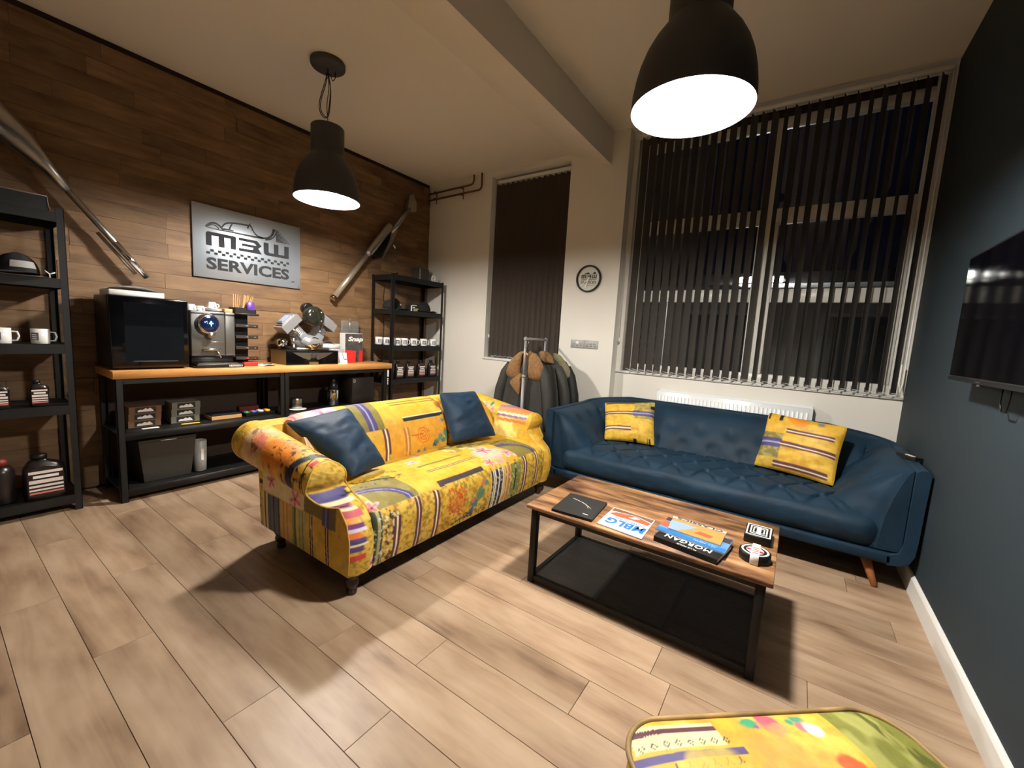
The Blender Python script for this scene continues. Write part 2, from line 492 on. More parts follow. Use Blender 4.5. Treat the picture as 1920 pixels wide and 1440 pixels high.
bl1 = blind('vertical_blind', 'nearly closed dark brown vertical blind in the narrow window behind the coat rail', SX0+0.035, SX1-0.005, 4.20, 1.075, 3.205, 14, 42, m_slat2, jit=4.0, bw=0.008)
bl2 = blind('vertical_blind', 'part open charcoal vertical blind across the wide window above the radiator', -1.49, 0.655, 4.205, 1.07, 3.375, 28, 67, m_slat, jit=7.0)
b = MB(); b.tube([(SX0+0.02,4.18,3.18),(SX0+0.02,4.18,1.35)], 0.003, 6); b.build('cord', m_trim, bl1)
b = MB(); b.lathe([(0.004,0),(0.009,-0.01),(0.011,-0.03),(0.006,-0.045)], (SX0+0.02,4.18,1.35), 10); b.build('cord_weight', m_trim, bl1)
b = MB(); b.tube([(-1.548,4.20,3.33),(-1.552,4.20,1.39)], 0.003, 6); b.build('cord', m_trim, bl2)
b = MB(); b.lathe([(0.004,0),(0.010,-0.01),(0.012,-0.03),(0.006,-0.05)], (-1.552,4.20,1.39), 10); b.build('cord_weight', m_trim, bl2)
b = MB(); b.tube([(0.652,4.17,3.33),(0.655,4.16,1.16),(0.645,4.16,1.09),(0.635,4.165,1.16),(0.635,4.17,1.30)], 0.006, 6); b.build('cord', m_trim, bl2)

# ------------------------------------------------------------------ night outside: neighbour building
m_render = mat('neighbour_render', (206,202,192), 0.9)
m_roof = mat('neighbour_roof', (70,68,70), 0.8)
nb = thing('neighbour_building', 'low pitched roof building across the yard seen through the wide blind', 'building', (0,11,0))
b = MB(); b.box(-3.6, 9, 11.05, 12, -1, 2.72); b.build('wall', m_render, nb)
b = MB(); b.prism([(-3.9,10.8,2.78),(-2.2,11.2,3.10),(9.2,11.2,3.10),(9.2,10.8,2.78)], (0,0.8,0)); b.build('roof', m_roof, nb)
b = MB(); b.box(-3.9, 9.2, 10.78, 10.84, 2.62, 2.76); b.build('fascia', m_upvc, nb)
b = MB(); b.tube([(-3.9,10.74,2.74),(9.2,10.74,2.74)], 0.05, 8); b.build('gutter', m_upvc, nb)
for (x0, x1) in ((-2.4, -1.0), (0.3, 1.6)):
    b = MB(); b.box(x0, x1, 10.99, 11.06, 0.6, 2.2); f_ = b.build('window', m_upvc, nb)
    b = MB(); b.box(x0+0.08, x1-0.08, 10.975, 10.99, 0.68, 2.12); b.build('pane', mat('neighbour_curtain', (120,122,120), 0.6), f_)
m_yard = mat('yard_lamp_glow', (255,255,250), 0.5, emit=170.0)
yl = thing('yard_lamp', 'white strip lamp shining on the building across the yard', 'lamp', (-0.88,10.7,2.85))
b = MB(); b.rbox(-1.28, -0.48, 10.66, 10.74, 2.83, 2.93, 0.01, 1); b.build('diffuser', m_yard, yl)
b = MB(); b.box(-1.30, -0.46, 10.74, 10.78, 2.82, 2.95); b.build('housing', m_upvc, yl)
sl = thing('louvre_screen', 'pale slatted louvre screen outside at the left of the wide window', 'screen', (-3.1,9.6,0.9))
m_louv = mat('louvre_white', (230,230,225), 0.5)
for i in range(8):
    b = MB(); b.box(-3.1, -2.55, 9.57, 9.62, 1.02+0.16*i, 1.09+0.16*i); b.build('slat', m_louv, sl)
for x in (-3.12, -2.55):
    b = MB(); b.box(x, x+0.03, 9.56, 9.63, 0.0, 2.3); b.build('post', m_louv, sl)
b = MB(); b.box(-15, 15, 4.5, 30, -1.0, -0.9); struct(b.build('floor_yard', mat('yard_asphalt', (48,48,50), 0.9)))

# ------------------------------------------------------------------ pendant lamps
def pendant(label, x, y, ztop, mb):
    zr = 2.30
    t = thing('pendant_lamp', label, 'lamp', (x, y, zr), group='large grey bell pendant lamps')
    out = [(0.236,0.0),(0.2365,0.02),(0.234,0.06),(0.227,0.11),(0.214,0.165),(0.195,0.215),(0.170,0.26),(0.144,0.295),(0.126,0.318),(0.119,0.328),(0.118,0.34),(0.118,0.525),(0.112,0.533),(0.02,0.535)]
    inn = [(0.02,0.31),(0.115,0.305),(0.14,0.283),(0.166,0.252),(0.191,0.209),(0.210,0.161),(0.223,0.107),(0.230,0.058),(0.2325,0.02),(0.2335,0.001)]
    MB().lathe(out, (x,y,zr), 48, cap0=False).build('shade', m_shade, t)
    MB().lathe(inn, (x,y,zr), 48, cap1=False).build('reflector', m_reflect, t)
    MB().lathe([(0.2335,0.001),(0.236,0.0)], (x,y,zr), 48, cap0=False, cap1=False).build('rim', m_shade, t)
    MB().lathe([(0.022,0.31),(0.022,0.10),(0.018,0.085)], (x,y,zr), 12).build('lamp_holder', m_paper, t)
    MB().sphere((x,y,zr+0.045), (0.085,0.085,0.05), 24, 14).build('bulb', mb, t)
    c = MB(); c.lathe([(0.118,0.0),(0.122,-0.006),(0.122,-0.03),(0.115,-0.04),(0.01,-0.042)], (x,y,ztop), 36); c.build('ceiling_rose', m_shade, t)
    # cord hanging in loops
    zt = ztop-0.042; zb = zr+0.535
    pts = [(x,y,zt),(x+0.002,y,zt-0.05)]
    for i in range(1, 30):
        s = i/29; pts.append((x+0.004*math.sin(s*9), y+0.006*math.sin(s*7), zt-0.05-(zt-0.05-zb)*s))
    MB().tube(pts, 0.0032, 6).build('cord', m_blackp, t)
    L = (zt-zb)
    def loop(dy, zlo, sgn, nm):
        q = []
        for i in range(25):
            a = 2*PI*i/24
            q.append((x+0.012*math.sin(a), y+sgn*dy*math.sin(a*0.5)**1.5*(0.6+0.4*math.cos(a)) , zt-0.03-(L*zlo)*(0.5-0.5*math.cos(a))))
        MB().tube(q, 0.003, 6).build(nm, m_blackp, t)
    def bag(ylo, yhi, z0_, z1_, nm):
        q = []
        for i in range(33):
            a = 2*PI*i/32
            zz = z0_+(z1_-z0_)*(0.5-0.5*math.cos(a))
            f = ((z1_-zz)/(z1_-z0_))
            q.append((x+0.01*math.cos(3*a), y+(ylo+yhi)/2*f+(yhi-ylo)/2*math.sin(a)*(0.35+0.9*f), zz))
        MB().tube(q, 0.0032, 6).build(nm, m_blackp, t)
    bag(-0.075, 0.01, zb+0.05, zt-0.03, 'cord_loop')
    bag(-0.062, 0.02, zb+0.06, zt-0.06, 'cord_loop')
    q = [(x,y,zt-0.035)] + [(x+0.01*math.sin(i), y+0.055*math.sin(i/8*PI/2), zt-0.035-0.03*math.sin(i/8*PI)) for i in range(1,8)] + [(x,y+0.06,zt+0.002)]
    MB().tube(q, 0.0032, 6).build('cord_loop', m_blackp, t)
    return t
pendant('grey bell pendant lamp hanging over the coffee counter by the timber wall', -3.122, 1.90, ZC, m_bulb2)
pendant('grey bell pendant lamp hanging nearest the viewer above the low table', -0.475, 1.87, 3.42, m_bulb)

# ================================================================== printed fabric
_T = RNG.random((64,64))
def vn(x, y):
    xi = np.floor(x).astype(int); yi = np.floor(y).astype(int)
    fx = x-xi; fy = y-yi
    fx = fx*fx*(3-2*fx); fy = fy*fy*(3-2*fy)
    a = _T[xi%64, yi%64]; b_ = _T[(xi+1)%64, yi%64]; c = _T[xi%64, (yi+1)%64]; d = _T[(xi+1)%64, (yi+1)%64]
    return (a*(1-fx)+b_*fx)*(1-fy) + (c*(1-fx)+d*fx)*fy
def fbm(x, y, o=4):
    s = 0; a = 0.5; t = 0
    for i in range(o):
        s = s + a*vn(x*2**i+17*i, y*2**i+5*i); t += a; a *= 0.5
    return s/t
class Print:
    def __init__(s, u, v, base, sel=None):
        s.u = np.asarray(u, float); s.v = np.asarray(v, float)
        s.c = np.tile(np.array(lin(base)), (len(s.u),1))
        s.sel = np.ones(len(s.u), bool) if sel is None else sel
    def mix(s, m, col, a=1.0):
        m = (np.clip(m, 0, 1)*a*s.sel)[:,None]
        s.c = s.c*(1-m) + np.array(lin(col))*m
        return s
    def mottle(s, f, col, amt, lo=0.45, hi=0.65, st=1.0):
        return s.mix(np.clip((fbm(s.u*f, s.v*f*st)-lo)/(hi-lo), 0, 1), col, amt)
    def rect(s, u0, u1, v0, v1, col, a=1.0):
        return s.mix(((s.u>=u0)&(s.u<=u1)&(s.v>=v0)&(s.v<=v1)).astype(float), col, a)
    def spk(s, u0, u1, v0, v1, col, f=60, th=0.55, a=1.0, st=1.0):
        m = ((s.u>=u0)&(s.u<=u1)&(s.v>=v0)&(s.v<=v1)) * np.clip((fbm(s.u*f, s.v*f*st, 3)-th)*14, 0, 1)
        return s.mix(m, col, a)
    def pair(s, u, v0, v1, w=0.012, gap=0.03, wk=1.25, col=(92,52,66), mid=(236,222,178), horiz=False):
        w *= 1.1; gap *= 0.72
        if horiz:
            s.rect(v0, v1, u-gap/2, u+gap/2, mid); s.rect(v0, v1, u-gap/2-w/2, u-gap/2+w/2, col); s.rect(v0, v1, u+gap/2-w/2, u+gap/2+w/2, col)
        else:
            s.rect(u-gap/2, u+gap/2, v0, v1, mid); s.rect(u-gap/2-w/2, u-gap/2+w/2, v0, v1, col); s.rect(u+gap/2-w/2, u+gap/2+w/2, v0, v1, col)
        return s
    def blob(s, cu, cv, r, col, a=1.0, f=14, e=1.0):
        d = np.hypot((s.u-cu), (s.v-cv)*e)/r
        return s.mix(np.clip((1.05-d+(fbm(s.u*f, s.v*f)-0.5)*1.4)*3, 0, 1), col, a)
    def flower(s, cu, cv, r, col, core=(60,20,40), a=0.9, pale=(245,214,214)):
        th = np.arctan2(s.v-cv, s.u-cu); d = np.hypot(s.u-cu, s.v-cv)/r
        pr = 0.72+0.28*np.cos(5*th+cu*40)+(fbm(s.u*30, s.v*30)-0.5)*0.4
        s.mix(np.clip((pr-d)*6, 0, 1), pale, a*0.8)
        s.mix(np.clip((pr*0.85-d)*3.5, 0, 1), col, a)
        return s.mix(np.clip((0.14-d)*14, 0, 1), core, a)
    def spiral(s, cu, cv, r, col):
        d = np.hypot(s.u-cu, s.v-cv)/r; th = np.arctan2(s.v-cv, s.u-cu)
        m = (np.cos(d*19-th) > 0.45)*(d < 1)*(d > 0.1)
        return s.mix(m.astype(float), col, 0.9)
    def branch(s, pts, w, col):
        m = np.zeros(len(s.u))
        for (a, b_) in zip(pts[:-1], pts[1:]):
            ab = np.subtract(b_, a); L2 = ab@ab
            t = np.clip(((s.u-a[0])*ab[0]+(s.v-a[1])*ab[1])/L2, 0, 1)
            m = np.maximum(m, (np.hypot(s.u-a[0]-t*ab[0], s.v-a[1]-t*ab[1]) < w).astype(float))
        return s.mix(m, col)
YEL = (212,168,54); GOLD = (196,150,52); OLV = (126,116,58); PUR = (74,66,112); AUB = (84,44,58); ORG_ = (226,120,40); TEAL = (44,118,112); PNK = (226,96,132); CRM = (240,226,180); INK = (26,26,34)
m_print = mat('printed_velvet', (255,255,255), 0.55, attr='print', var=0.13, vs=22, bump=0.25, bs=45, sheen=0.0, spec=0.35)
def paint(o, cols):
    me = o.data
    at = me.color_attributes.new('print', 'FLOAT_COLOR', 'POINT')
    a = np.ones((len(me.vertices),4)); a[:, :3] = cols
    at.data.foreach_set('color', a.ravel())
def base_print(u, v, sel=None):
    p = Print(u, v, YEL, sel)
    p.mottle(7, (224,186,80), 0.7).mottle(5, (204,148,40), 0.4, 0.5, 0.7).mottle(28, (170,128,40), 0.35, 0.55, 0.7)
    return p

# ------------------------------------------------------------------ yellow sofa
ys = thing('patterned_sofa', 'yellow patchwork print sofa with rolled arms and turned dark legs', 'sofa', (-2.12, 2.115, 0))
YM = 2.115
def smooth(a, b_, x):
    t = np.clip((x-a)/(b_-a), 0, 1); return t*t*(3-2*t)
def Fx(z):                                       # front line of the arms
    return np.interp(z, [0.13,0.22,0.32,0.40,0.46,0.51,0.545,0.58,0.62,0.66,0.70], [-1.685,-1.668,-1.665,-1.69,-1.755,-1.835,-1.865,-1.845,-1.835,-1.85,-1.885])
def arm(side):
    NA, NL, NR_ = 190, 60, 44
    a = np.linspace(0, 1, NA)**1.0
    zc = 0.575+0.082*a; yc = 1.128-0.022*a; r = 0.105+0.012*a
    outer = np.zeros((NA, NL+NR_, 3)); inner = np.zeros((NA, NL+NR_, 3))
    for i in range(NA):
        zl = np.linspace(0.13, zc[i]-r[i], NL, endpoint=False)
        ph = np.linspace(-PI/2, PI/2, NR_)
        zr_ = zc[i]+r[i]*np.sin(ph)
        z = np.concatenate([zl, zr_])
        yl = np.concatenate([np.full(NL, 1.14)-0.006*np.sin(np.linspace(0,PI,NL)), yc[i]-r[i]*np.cos(ph)])
        yrr = yc[i]+r[i]*np.cos(ph)
        line = np.interp(z, [0.13, 0.40, zc[i]], [1.285, 1.285, yc[i]+r[i]])
        yr = np.where(z < zc[i], line, np.concatenate([np.full(NL, 1.285), yrr]))
        x = Fx(np.clip(z-(zc[i]-0.575), 0.13, 0.7))*(1-a[i]) + (-2.56)*a[i]
        outer[i] = np.stack([x, yl, z], 1); inner[i] = np.stack([x, yr, z], 1)
    K = 13
    cap = np.zeros((K, NL+NR_, 3))
    for k in range(K):
        t = k/(K-1)
        cap[k] = outer[0]*(1-t)+inner[0]*t
        cap[k,:,0] += 0.022*(1-(2*t-1)**2)
    bc = np.stack([outer[-1], inner[-1]])
    sg = side
    def mir(P):
        P = P.copy()
        if sg < 0: P[..., 1] = 2*YM-P[..., 1]
        return P
    b = MB()
    b.grid(mir(outer), flip=(sg<0)); b.grid(mir(inner), flip=(sg>0)); b.grid(mir(cap), flip=(sg>0)); b.grid(mir(bc), flip=(sg<0))
    V = np.concatenate([outer.reshape(-1,3), inner.reshape(-1,3), cap.reshape(-1,3), bc.reshape(-1,3)])
    lab = np.concatenate([np.zeros(outer[...,0].size), np.ones(inner[...,0].size), np.full(cap[...,0].size,2), np.full(bc[...,0].size,3)])
    o = b.build('arm', m_print, ys)
    X, Y, Z = V.T
    col = np.zeros((len(V),3))
    if sg > 0:
        low = (lab==0)&(Z < 0.525+0.03*(-X-1.8)); roll = ~low
        p = base_print(X, Z, low)
        p.rect(-2.60,-2.53,0.1,0.32,(176,160,84)); p.spk(-2.6,-2.5,0.1,0.33,(70,90,80),40,0.6)
        p.rect(-2.52,-2.05,0.36,0.52,(232,214,160)); p.flower(-2.42,0.44,0.07,(206,92,84)); p.flower(-2.16,0.40,0.085,(214,110,120))
        for x0, x1, c in [(-2.52,-2.5,(222,200,140)),(-2.50,-2.487,INK),(-2.487,-2.465,(220,200,150)),(-2.465,-2.455,(110,104,92)),(-2.455,-2.43,(66,76,104)),(-2.43,-2.40,(92,96,108)),(-2.40,-2.385,INK),(-2.385,-2.345,(86,92,110)),(-2.345,-2.325,(48,48,52)),(-2.325,-2.29,(206,166,80)),(-2.29,-2.275,(198,134,58)),(-2.275,-2.25,(214,176,96)),(-2.25,-2.238,(196,128,58)),(-2.238,-2.19,(214,170,86)),(-2.19,-2.172,(150,150,84)),(-2.172,-2.152,(84,96,44)),(-2.152,-2.12,(206,186,96)),(-2.12,-2.112,(130,128,90)),(-2.112,-2.085,(178,172,110)),(-2.085,-2.078,(110,112,84)),(-2.078,-2.055,(190,178,104))]:
            p.rect(x0, x1, 0.1, 0.355, c)
        p.pair(-2.0, 0.1, 0.40, 0.011, 0.024); p.pair(-1.855, 0.1, 0.40, 0.011, 0.024)
        p.rect(-2.07,-1.90,0.362,0.47,(122,106,36)); p.rect(-1.90,-1.78,0.335,0.47,(112,98,52)); p.rect(-1.895,-1.835,0.335,0.52,PUR); p.rect(-1.87,-1.86,0.335,0.52,(140,132,170))
        p.rect(-2.62,-2.52,0.395,0.42,INK)
        q = base_print(X, Y+0.6*(Z-0.6), roll); q.c = q.c
        d = X
        q.mottle(16,(222,186,80),0.6).mottle(60,(120,96,36),0.5,0.54,0.64)
        q.blob(-2.36,1.10,0.13,(228,190,150),0.7); q.blob(-2.33,1.10,0.07,(216,104,84),0.8,f=40); q.blob(-2.16,1.12,0.13,(232,128,36),0.85)
        q.blob(-2.02,1.02,0.09,(206,110,40),0.6); q.spk(-2.2,-1.98,0.9,1.3,(60,34,26),46,0.6,0.9)
        q.branch([(-2.0,0.98),(-1.985,1.06),(-1.95,1.14),(-1.93,1.22)],0.022,(36,44,56)); q.blob(-2.0,1.0,0.035,(24,28,36))
        q.branch([(-1.93,1.18),(-1.90,1.08),(-1.88,0.98),(-1.87,0.9)],0.004,INK); q.spk(-1.98,-1.86,0.9,1.3,INK,60,0.63)
        q.rect(-1.90,-1.87,1.10,1.16,(196,60,70)); q.rect(-1.89,-1.865,1.19,1.25,(92,80,110))
        q.spk(-2.6,-2.3,0.8,1.3,(70,66,44),30,0.62,0.7)
        c2 = base_print(Y, Z, lab==2)
        c2.mottle(30,(214,184,86),0.7,0.4,0.6).mottle(75,(120,98,36),0.65,0.5,0.6)
        for i_, (z0, z1, c) in enumerate([(0.495,0.535,(80,74,130)),(0.478,0.495,CRM),(0.46,0.478,(150,70,120)),(0.45,0.46,CRM),(0.42,0.45,(190,80,90)),(0.40,0.42,(232,150,60)),(0.375,0.40,(120,70,130)),(0.362,0.375,(220,214,230)),(0.33,0.362,(226,120,60)),(0.30,0.33,(86,76,130)),(0.29,0.30,CRM),(0.262,0.29,(98,70,130)),(0.22,0.245,(206,70,60))]):
            c2.rect(1.0, 1.215+0.02*math.sin(i_*2.1), z0, z1, c)
        c2.branch([(1.18,0.50),(1.22,0.505),(1.27,0.50)],0.004,INK); c2.branch([(1.21,0.505),(1.24,0.535)],0.003,INK)
        c2.rect(1.255,1.285,0.13,0.20,(238,190,200)); c2.blob(1.27,0.165,0.015,(200,70,120))
        col = np.where(low[:,None], p.c, np.where((lab==2)[:,None], c2.c, q.c))
        inn = base_print(X, Z, lab==1)
        inn.rect(-1.75,-1.6,0.1,0.5,GOLD)
        col = np.where(((lab==1)&(Z<zc.min()))[:,None], inn.c, col)
    else:
        p = base_print(X, Z)
        p.blob(-2.10,0.52,0.14,(246,228,140),0.8,f=22)
        p.rect(-2.36,-2.22,0.3,0.58,(204,178,80)); p.spk(-2.36,-2.22,0.3,0.6,(150,136,50),50,0.5,0.7)
        p.flower(-2.35,0.69,0.05,(212,96,110)); p.flower(-2.26,0.67,0.04,(206,84,100)); p.blob(-2.29,0.71,0.015,TEAL)
        top = Print(X, Z)if False else p
        for z0, z1, c in [(0.585,0.61,(230,130,70)),(0.625,0.645,(140,110,150)),(0.645,0.66,CRM),(0.665,0.70,(232,130,80)),(0.70,0.715,(150,116,150))]:
            p.rect(-2.20,-1.885,z0,z1,c)
        c2 = base_print(Y, Z, lab==2)
        c2.mottle(24,(200,140,40),0.6)
        c2.blob(3.11,0.63,0.05,(60,66,110),1.0,f=40); c2.blob(3.10,0.625,0.04,(210,214,226),0.6,f=60)
        c2.blob(3.11,0.50,0.07,(214,120,40),0.8); c2.spk(2.9,3.2,0.40,0.54,INK,50,0.62)
        c2.branch([(2.955,0.50),(2.965,0.42),(2.975,0.34),(2.985,0.28)],0.012,INK)
        c2.rect(3.07,3.085,0.30,0.45,(226,130,60))
        c2.spk(2.9,3.2,0.13,0.32,(120,96,40),40,0.5,0.9)
        col = np.where((lab==2)[:,None], c2.c, p.c)
    paint(o, col)
    # piping round the front panel
    e = [tuple(mir(cap[0])[j]) for j in range(2, NL+NR_, 3)] + [tuple(mir(cap[-1])[j]) for j in range(NL+NR_-1, 2, -3)]
    MB().tube(e, 0.0045, 6).build('piping', mat('ochre_piping', (196,158,64), 0.7), o)
arm(1); arm(-1)
# seat
def seat():
    prof = [(-1.675,0.13),(-1.655,0.20),(-1.645,0.30),(-1.645,0.36),(-1.66,0.41),(-1.70,0.445),(-1.78,0.463),(-1.95,0.472),(-2.15,0.465),(-2.35,0.455),(-2.45,0.45)]
    pr = np.array(prof); d = np.concatenate([[0], np.cumsum(np.hypot(*np.diff(pr, axis=0).T))])
    T = np.linspace(0, d[-1], 165)
    px = np.interp(T, d, pr[:,0]); pz = np.interp(T, d, pr[:,1])
    for _ in range(6):
        px[1:-1] = (px[:-2]+px[1:-1]*2+px[2:])/4; pz[1:-1] = (pz[:-2]+pz[1:-1]*2+pz[2:])/4
    Yv = np.linspace(1.265, 2.965, 300)
    P = np.zeros((300,165,3))
    P[...,0] = px[None]; P[...,1] = Yv[:,None]; P[...,2] = pz[None]
    edge = np.minimum(Yv-1.265, 2.965-Yv)
    dr = np.where(edge < 0.05, (1-np.sqrt(np.clip(1-(1-edge/0.05)**2, 0, 1)))*0.03, 0)
    top = smooth(0.36, 0.46, pz)
    P[...,2] -= dr[:,None]*top[None]
    P[...,0] -= dr[:,None]*(1-top)[None]*0.6
    P[...,2] += (fbm(P[...,1]*4, P[...,0]*4)-0.5)*0.012*top[None]
    P[...,0] += (fbm(P[...,1]*5, P[...,2]*5+9)-0.5)*0.010*(1-top)[None]
    b = MB(); b.grid(P, flip=True)
    b.box(-2.45,-1.70,1.28,2.95,0.13,0.40)
    o = b.build('seat', m_print, ys)
    V = np.array(b.v); X, Y, Z = V.T
    fr = (Z < 0.425)&(X > -1.70)
    p = base_print(Y, Z, fr)
    p.mottle(24, (214,184,86), 0.7, 0.4, 0.6).mottle(62, (112,92,34), 0.65, 0.50, 0.60)
    p.rect(1.26,1.285,0.1,0.42,(58,74,56)); p.rect(1.285,1.30,0.1,0.42,(170,160,110)); p.rect(1.30,1.315,0.1,0.42,(52,70,70)); p.spk(1.26,1.42,0.1,0.4,(226,222,200),70,0.58,0.8)
    p.spk(1.32,1.40,0.1,0.42,INK,60,0.58,0.9)
    p.pair(1.41,0.1,0.37,0.014,0.036); p.pair(1.56,0.1,0.42,0.015,0.036); p.pair(1.705,0.1,0.42,0.016,0.042)
    p.spiral(1.88,0.30,0.075,(206,96,40)); p.blob(1.88,0.30,0.05,(214,128,50),0.6,f=60); p.spk(1.80,1.97,0.2,0.4,(196,80,36),70,0.55,0.9)
    p.blob(2.06,0.24,0.045,TEAL,0.9,f=50); p.blob(2.11,0.29,0.04,(60,130,110),0.9,f=60); p.blob(2.03,0.19,0.03,(40,80,120),0.9,f=60); p.blob(2.04,0.26,0.02,(210,110,120)); p.blob(2.14,0.36,0.025,(190,100,90),0.9,f=60); p.blob(2.17,0.35,0.02,(70,140,120))
    p.branch([(1.85,0.15),(1.95,0.17),(2.05,0.15)],0.004,INK); p.spk(1.78,2.2,0.13,0.2,INK,50,0.64,0.9)
    for y0, y1, c in [(2.225,2.235,(196,180,130)),(2.235,2.25,INK),(2.25,2.262,(226,220,200)),(2.262,2.27,INK),(2.27,2.285,(220,214,196)),(2.285,2.315,(40,44,70)),(2.315,2.325,(230,226,214)),(2.325,2.36,(36,40,62)),(2.36,2.372,(226,220,200)),(2.372,2.40,(200,170,100)),(2.40,2.412,(180,104,60)),(2.412,2.43,(214,180,110)),(2.43,2.455,(184,120,70)),(2.455,2.47,(206,176,110)),(2.47,2.485,(110,120,60)),(2.485,2.52,(130,136,66)),(2.52,2.535,(30,44,36)),(2.535,2.60,(124,130,70))]:
        p.rect(y0, y1, 0.1, 0.405, c)
    p.spk(2.22,2.6,0.1,0.405,(214,200,150),80,0.6,0.7)
    p.pair(2.66,0.1,0.43,0.014,0.038); p.pair(2.83,0.1,0.45,0.014,0.036)
    q = base_print(Y, X, ~fr)
    q.rect(1.31,1.585,-1.95,-1.2,OLV); q.spk(1.31,1.585,-1.95,-1.2,(150,140,84),20,0.5,0.5)
    cur = np.hypot((Y-1.30), (X+1.62)*1.0); q.mix(((cur>0.215)&(cur<0.262)&(Y>1.30)&(X>-1.95)).astype(float), PUR); q.mix(((cur>0.234)&(cur<0.241)&(Y>1.3)).astype(float), (150,146,190))
    q.branch([(1.40,-1.96),(1.50,-1.93),(1.60,-1.90)],0.006,INK); q.spk(1.36,1.66,-2.0,-1.88,INK,60,0.6,0.8)
    q.flower(1.285,-1.70,0.06,(222,100,130)); q.flower(1.85,-2.03,0.06,(232,160,180)); q.flower(1.99,-2.14,0.035,(180,80,140)); q.blob(1.55,-2.08,0.09,CRM,0.6,f=25)
    q.rect(1.80,2.226,-1.943,-1.92,OLV); q.rect(1.80,2.26,-1.85,-1.842,AUB); q.rect(1.80,2.26,-1.842,-1.83,(196,170,110)); q.rect(1.80,2.26,-1.83,-1.822,AUB); q.rect(1.75,2.18,-1.712,-1.675,(62,52,58))
    q.rect(2.22,2.66,-2.25,-2.01,OLV,0.75); q.spk(2.2,2.66,-2.25,-2.0,(214,196,120),26,0.5,0.8)
    q.blob(2.43,-1.86,0.13,(240,190,180),0.7,f=20); q.flower(2.43,-1.90,0.10,PNK); q.flower(2.55,-1.76,0.08,(196,110,150)); q.flower(2.29,-1.72,0.07,(230,86,96)); q.blob(2.42,-1.72,0.05,(236,150,140),0.7)
    q.rect(2.60,2.86,-1.98,-1.62,OLV); c4 = np.hypot(Y-2.62, (X+1.60)*0.7); q.mix(((c4>0.19)&(c4<0.225)&(Y>2.6)).astype(float), PUR); q.spk(2.6,2.86,-2.0,-1.86,INK,60,0.6,0.8)
    q.pair(2.705,-1.70,-1.6,0.012,0.03) if False else None
    paint(o, np.where(fr[:,None], p.c, q.c))
seat()
# back cushions
def back_cushion(y0, y1, seed):
    prof = np.array([(-2.20,0.455),(-2.195,0.52),(-2.215,0.62),(-2.27,0.72),(-2.34,0.79),(-2.42,0.825),(-2.50,0.815),(-2.545,0.77),(-2.55,0.65),(-2.54,0.455)])
    d = np.concatenate([[0], np.cumsum(np.hypot(*np.diff(prof, axis=0).T))])
    T = np.linspace(0, d[-1], 130)
    px = np.interp(T, d, prof[:,0]); pz = np.interp(T, d, prof[:,1])
    for _ in range(10):
        px[1:-1] = (px[:-2]+px[1:-1]*2+px[2:])/4; pz[1:-1] = (pz[:-2]+pz[1:-1]*2+pz[2:])/4
    n = int((y1-y0)/0.006)
    Yv = np.linspace(y0, y1, n)
    e = np.minimum(Yv-y0, y1-Yv); s = np.where(e < 0.05, np.sqrt(np.clip(1-(1-e/0.05)**2, 0, 1)), 1)*0.06+0.94
    s[0] = s[-1] = 0.90
    cx, cz = -2.38, 0.62
    P = np.zeros((n,130,3))
    P[...,0] = cx+(px-cx)[None]*s[:,None]; P[...,2] = cz+(pz-cz)[None]*s[:,None]; P[...,1] = Yv[:,None]
    P[...,0] += (fbm(P[...,1]*5+seed, P[...,2]*5)-0.5)*0.02
    # the back dips a little towards its ends
    P[...,2] -= (0.045*np.clip((1.55-P[...,1])/0.4, 0, 1)**2 + 0.06*np.clip((P[...,1]-2.62)/0.35, 0, 1)**2)*np.clip((P[...,2]-0.5)/0.3, 0, 1)
    b = MB(); b.grid(P, flip=True)
    b.f.append(tuple(range(130))); b.sm.append(False)
    b.f.append(tuple((n-1)*130+k for k in reversed(range(130)))); b.sm.append(False)
    o = b.build('back_cushion', m_print, ys)
    V = np.array(b.v); X, Y, Z = V.T
    p = base_print(Y, Z)
    p.mottle(20,(214,172,70),0.5)
    p.blob(1.38,0.80,0.17,(240,206,190),0.8,f=14); p.flower(1.42,0.80,0.12,(226,110,150)); p.blob(1.28,0.78,0.04,(210,110,120),0.7,f=40)
    p.rect(1.60,1.80,0.675,0.9,OLV); p.rect(1.67,1.745,0.675,0.9,PUR); p.rect(1.70,1.712,0.675,0.9,(150,146,190))
    p.pair(1.79,0.40,0.672,0.016,0.042); p.pair(1.96,0.40,0.66,0.016,0.040)
    p.mix(((Y>1.80)&(Z<0.50)).astype(float)*np.clip((fbm(Y*30,Z*30)-0.4)*6,0,1), (214,190,80), 0.8)
    p.rect(1.92,2.39,0.800,0.804,INK); p.rect(1.92,2.39,0.811,0.815,INK); p.rect(1.96,2.385,0.700,0.722,(40,36,44)); p.rect(1.96,2.385,0.722,0.727,CRM)
    p.rect(1.82,2.40,0.42,0.69,(214,148,48),0.6)
    p.spiral(2.11,0.59,0.065,(206,84,30)); p.branch([(2.0,0.60),(2.11,0.595)],0.004,(190,70,30))
    for (u, v, r, c) in [(2.24,0.51,0.03,TEAL),(2.28,0.54,0.028,(60,140,120)),(2.32,0.52,0.022,TEAL),(2.34,0.575,0.025,(50,126,130)),(2.36,0.53,0.03,(60,134,110)),(2.33,0.66,0.02,(70,150,120)),(2.30,0.65,0.016,(220,120,100)),(2.255,0.575,0.015,(214,130,110)),(2.12,0.48,0.016,(70,120,150)),(2.06,0.475,0.014,(60,100,140)),(2.22,0.495,0.02,(30,70,120))]:
        p.blob(u, v, r, c, 0.9, f=60)
    p.spk(2.33,2.42,0.55,0.86,(150,80,40),50,0.55,0.8)
    paint(o, p.c)
back_cushion(1.255, 2.37, 1); back_cushion(2.385, 2.97, 5)
